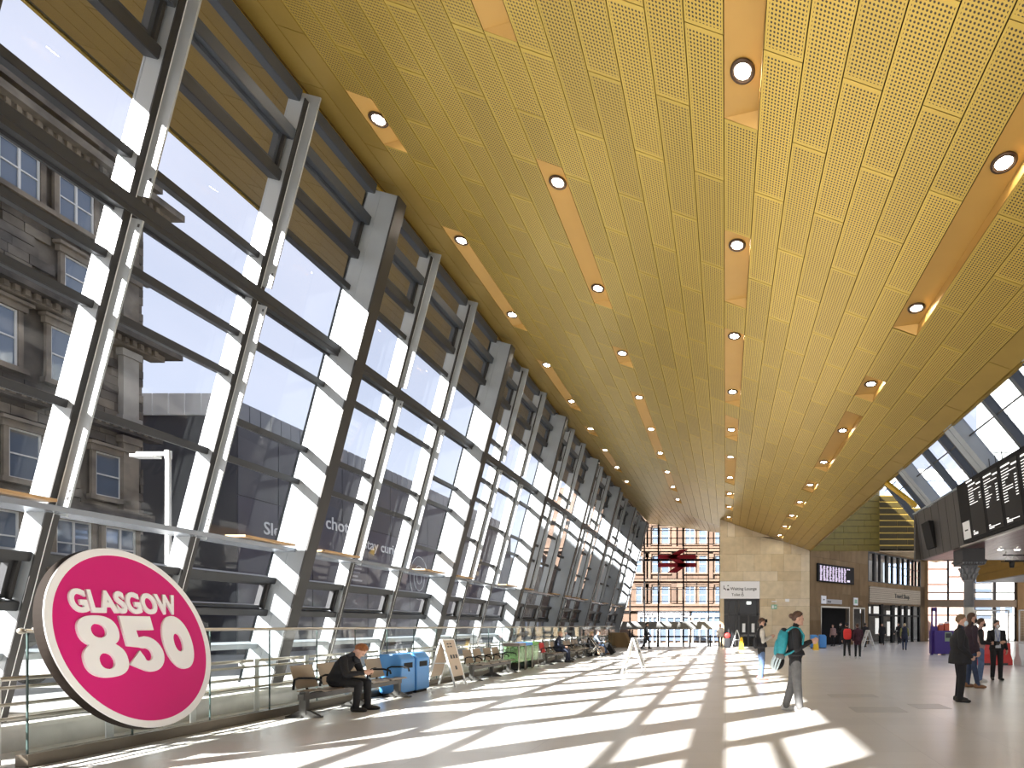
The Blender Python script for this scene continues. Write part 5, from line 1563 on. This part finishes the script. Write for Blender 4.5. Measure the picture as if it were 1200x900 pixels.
# 6 photographer
o, P, HM, sc = person('person in a dusty pink top and jeans holding a camera at the waist', (7.02, 14.8, 0), 112, {'wrl': (-.06,.24,1.06), 'wrr': (.08,.24,1.06), 'ell': (-.25,.02,1.10), 'elr': (.25,.02,1.10), 'hdl': (.3,.9,0), 'hdr': (-.3,.9,0)}, 'pinkish', 'jeans', 'wshoe', 'brown', 1.74, 1.0, .06, .013, .3, 'black', False, 'black', 0, None, None, 1.15)
cmr = thing('camera', 'black camera with lens held by the person in the pink top', 'camera', world_pt(o, (.01,.36,1.06)), o.rotation_euler.z)
bevel(MB().box(-.07,.07,-.03,.03,-.05,.05).build('body', M['black'], cmr), .008)
MB().tube([(0,.03,0),(0,.11,0)], [.036,.04], 14).build('lens', M['char'], cmr)
MB().tube([(-.07,0,.04),(-.11,-.16,.36),(-.05,-.28,.42)], .008, 6).tube([(.07,0,.04),(.11,-.16,.36),(.05,-.28,.42)], .008, 6).build('strap', M['black'], cmr)
# 7 woman with lanyard
o, P, HM, sc = person('woman in a black suit jacket, pale shirt, lanyard and white mask', (7.72, 15.3, 0), 190, {'wrr': (-.02,.22,1.10), 'elr': (.24,.0,1.10), 'hdr': (-.6,.6,.2), 'wrl': (-.26,.06,.90), 'look': (-.35,1,0)}, 'black', 'black', 'shoe', 'dark', 1.70, 1.0, .20, .013, 1.0, 'white', False, None, 0, 0, None, 1.15, 'white')
MB().tube([(-.05,.06,1.45),(-.045,.128,1.3),(0,.142,1.15)], .007, 5).tube([(.05,.06,1.45),(.045,.128,1.3),(0,.142,1.15)], .007, 5).box(-.03,.03,.138,.143,1.06,1.15).build('lanyard', mat('blue_lanyard', (.03,.10,.42), .6), o)

# farther figures
WALK = dict(knl=(-.10,.16,.52), anl=(-.11,.18,.10), knr=(.10,-.06,.50), anr=(.11,-.30,.14), wrl=(-.24,-.12,.92), ell=(-.24,-.12,1.14), wrr=(.24,.2,.95), elr=(.24,.04,1.13), hdl=(0,-.1,-1), hdr=(0,.4,-1))
FV = .022
o, *_ = person('person in black trousers walking away with a red backpack', (5.68, 25.1, 0), 8, WALK, 'black', 'black', 'wshoe', 'dark', 1.68, 1, .05, FV)
t = thing('backpack', 'square red backpack on the person walking away', 'backpack', o.location, o.rotation_euler.z); t.scale = o.scale
superell(MB(), (0,-.22,1.20), (.19,.10,.26), 4).build('body', mat('red_nylon', (.70,.03,.025), .6), t)
superell(MB(), (0,-.31,1.1), (.14,.04,.12), 4).build('pocket', bpy.data.materials['red_nylon'], t)
for s_ in (-1,1): MB().tube([(s_*.1,-.14,1.4),(s_*.12,.02,1.47),(s_*.14,.13,1.3),(s_*.17,-.1,1.05)], .018, 6).build('strap', M['black'], t)
person('companion in a maroon jacket walking beside the red backpack', (6.15, 25.0, 0), 5, {**WALK, 'knl': (-.08,.08,.5), 'anl': (-.09,.05,.09), 'anr': (.09,-.15,.1)}, 'maroon', 'black', 'wshoe', 'brown', 1.64, 1.04, .2, FV, .5)
person('man in a dark suit sitting upright on the bench with the red seat', (-7.02, 22.55, 0), 80, {**SIT, 'neck': (0,.05,1.05), 'head': (0,.10,1.19), 'shl': (-.19,.03,.99), 'shr': (.19,.03,.99), 'look': (.2,1,-.1), 'ell': (-.25,.06,.74), 'elr': (.25,.06,.74), 'wrl': (-.12,.28,.64), 'wrr': (.12,.28,.64)}, 'navy', 'navy', 'shoe', 'fair', 1.76, 1.1, .1, .018, 0, None, False, None, 1)
person('woman in black sitting beyond the empty bench with bags at her feet', (-6.98, 27.55, 0), 80, {**SIT, 'neck': (0,.08,1.04), 'head': (0,.14,1.18), 'shl': (-.17,.05,.98), 'shr': (.17,.05,.98), 'look': (0,1,-.2)}, 'black', 'black', 'shoe', 'fair', 1.66, 1, .08, FV, .7)
person('person in a slate hoodie and jeans sitting beside the slanting suitcase', (-6.95, 28.75, 0), 84, {**SIT, 'neck': (0,.1,1.03), 'head': (0,.18,1.17), 'shl': (-.18,.06,.98), 'shr': (.18,.06,.98), 'look': (.2,1,-.25), 'anl': (-.1,.62,.09), 'anr': (.12,.58,.09)}, 'slate', 'jeans', 'tan', 'dark', 1.74, 1, .05, FV)
o = thing('suitcase', 'black suitcase leaning beside the seated person in jeans', 'suitcase', (-5.95, 28.6, .06), 0); o.rotation_euler = (0, R(-32), 0)
bevel(MB().box(-.13,.13,-.2,.2,.0,.64).build('shell', M['black'], o), .03)
for yy in (-.15,.15): MB().tube([(-.13,yy-.015,.0),(-.13,yy+.015,.0)], .04, 10).build('wheel', M['rubber'], o)
MB().tube([(-.08,-.1,.64),(-.08,-.1,.86),(-.08,.1,.86),(-.08,.1,.64)], .01, 6).build('handle', M['rail'], o)
o = thing('holdall', 'brown holdall at the feet of the seated woman', 'bag', (-6.35, 27.5, 0), R(90))
superell(MB(), (0,0,.24), (.33,.17,.24), 2.6).build('body', mat('brown_canvas', (.28,.19,.13), .8), o)
MB().tube([(-.15,0,.42),(-.1,0,.58),(.1,0,.58),(.15,0,.42)], .014, 6).build('handle', M['black'], o)
o = thing('pushchair', 'folded pushchair frame in front of the seated woman in black', 'pushchair', (-6.45, 26.75, 0), 0)
for s_ in (-1,1):
    MB().tube([(.35,s_*.2,.1),(-.25,s_*.2,.95),(-.33,s_*.2,.98)], .016, 6).build('frame', M['rail'], o)
    MB().tube([(-.3,s_*.2,.1),(.15,s_*.2,.62)], .016, 6).build('frame', M['rail'], o)
    for xx in (.35,-.3): MB().tube([(xx,s_*.2-.02,.1),(xx,s_*.2+.02,.1)], .1, 14).build('wheel', M['rubber'], o)
MB().hexa([(-.2,-.19,.45),(.2,-.19,.38),(.2,.19,.38),(-.2,.19,.45)], (0,0,.05)).hexa([(-.2,-.19,.45),(-.28,-.19,.85),(-.28,.19,.85),(-.2,.19,.45)], (-.03,0,0)).build('seat', C['black'], o)
person('figure in black walking near the end glazing', (-5.15, 35.2, 0), 75, {**WALK, 'anr': (.11,-.34,.12)}, 'black', 'black', 'shoe', 'dark', 1.74, 1.03, .15, FV, 0, None, False, 'slate')
o, *_ = person('woman in a cream coat standing by the waiting lounge entrance', (-.35, 37.6, 0), 170, {}, 'cream', 'black', 'wshoe', 'brown', 1.66, 1, .12, FV, .7)
o = thing('red_bag', 'round red bag beside the woman in the cream coat', 'bag', (.15, 37.2, .55), 0)
superell(MB(), (0,0,.3), (.2,.08,.19), 2.2).build('body', bpy.data.materials['red_nylon'], o); MB().tube([(-.1,0,.45),(0,0,.72),(.1,0,.45)], .01, 5).build('handle', M['black'], o)
superell(MB(), (0,0,-.2), (.26,.14,.35), 4).build('trolley_case', C['black'], o)
person('person in a pink top standing inside the left doorway', (8.05, 40.2, 0), 225, {}, 'pinkish', 'black', 'shoe', 'brown', 1.62, 1, .05, FV, .6)
o, *_ = person('person in black and white leaning inside the left doorway', (8.62, 40.0, 0), 250, WALK, 'black', 'black', 'wshoe', 'dark', 1.76, 1, .05, FV, 0, 'white')
person('figure in a long black coat outside the shop front', (12.25, 42.0, 0), 200, WALK, 'black', 'black', 'tan', 'dark', 1.72, 1.12, .35, FV, .6)
person('thin dark figure walking at the shop door', (13.7, 42.5, 0), 240, WALK, 'black', 'black', 'wshoe', 'dark', 1.76, .95, .1, FV, 0)
person('fair-haired person in a navy tabard with olive sleeves walking away', (11.3, 33.9, 0), 20, {**WALK, 'anl': (-.09,.05,.09), 'anr': (.09,-.1,.09)}, 'navy', 'djeans', 'shoe', 'fair', 1.68, 1.08, .35, FV, .6, None, False, 'olive')
person('dark figure passing between the red backpack and the doorways', (9.75, 37.5, 0), 30, WALK, 'black', 'black', 'shoe', 'dark', 1.72, 1, .1, FV, 0)
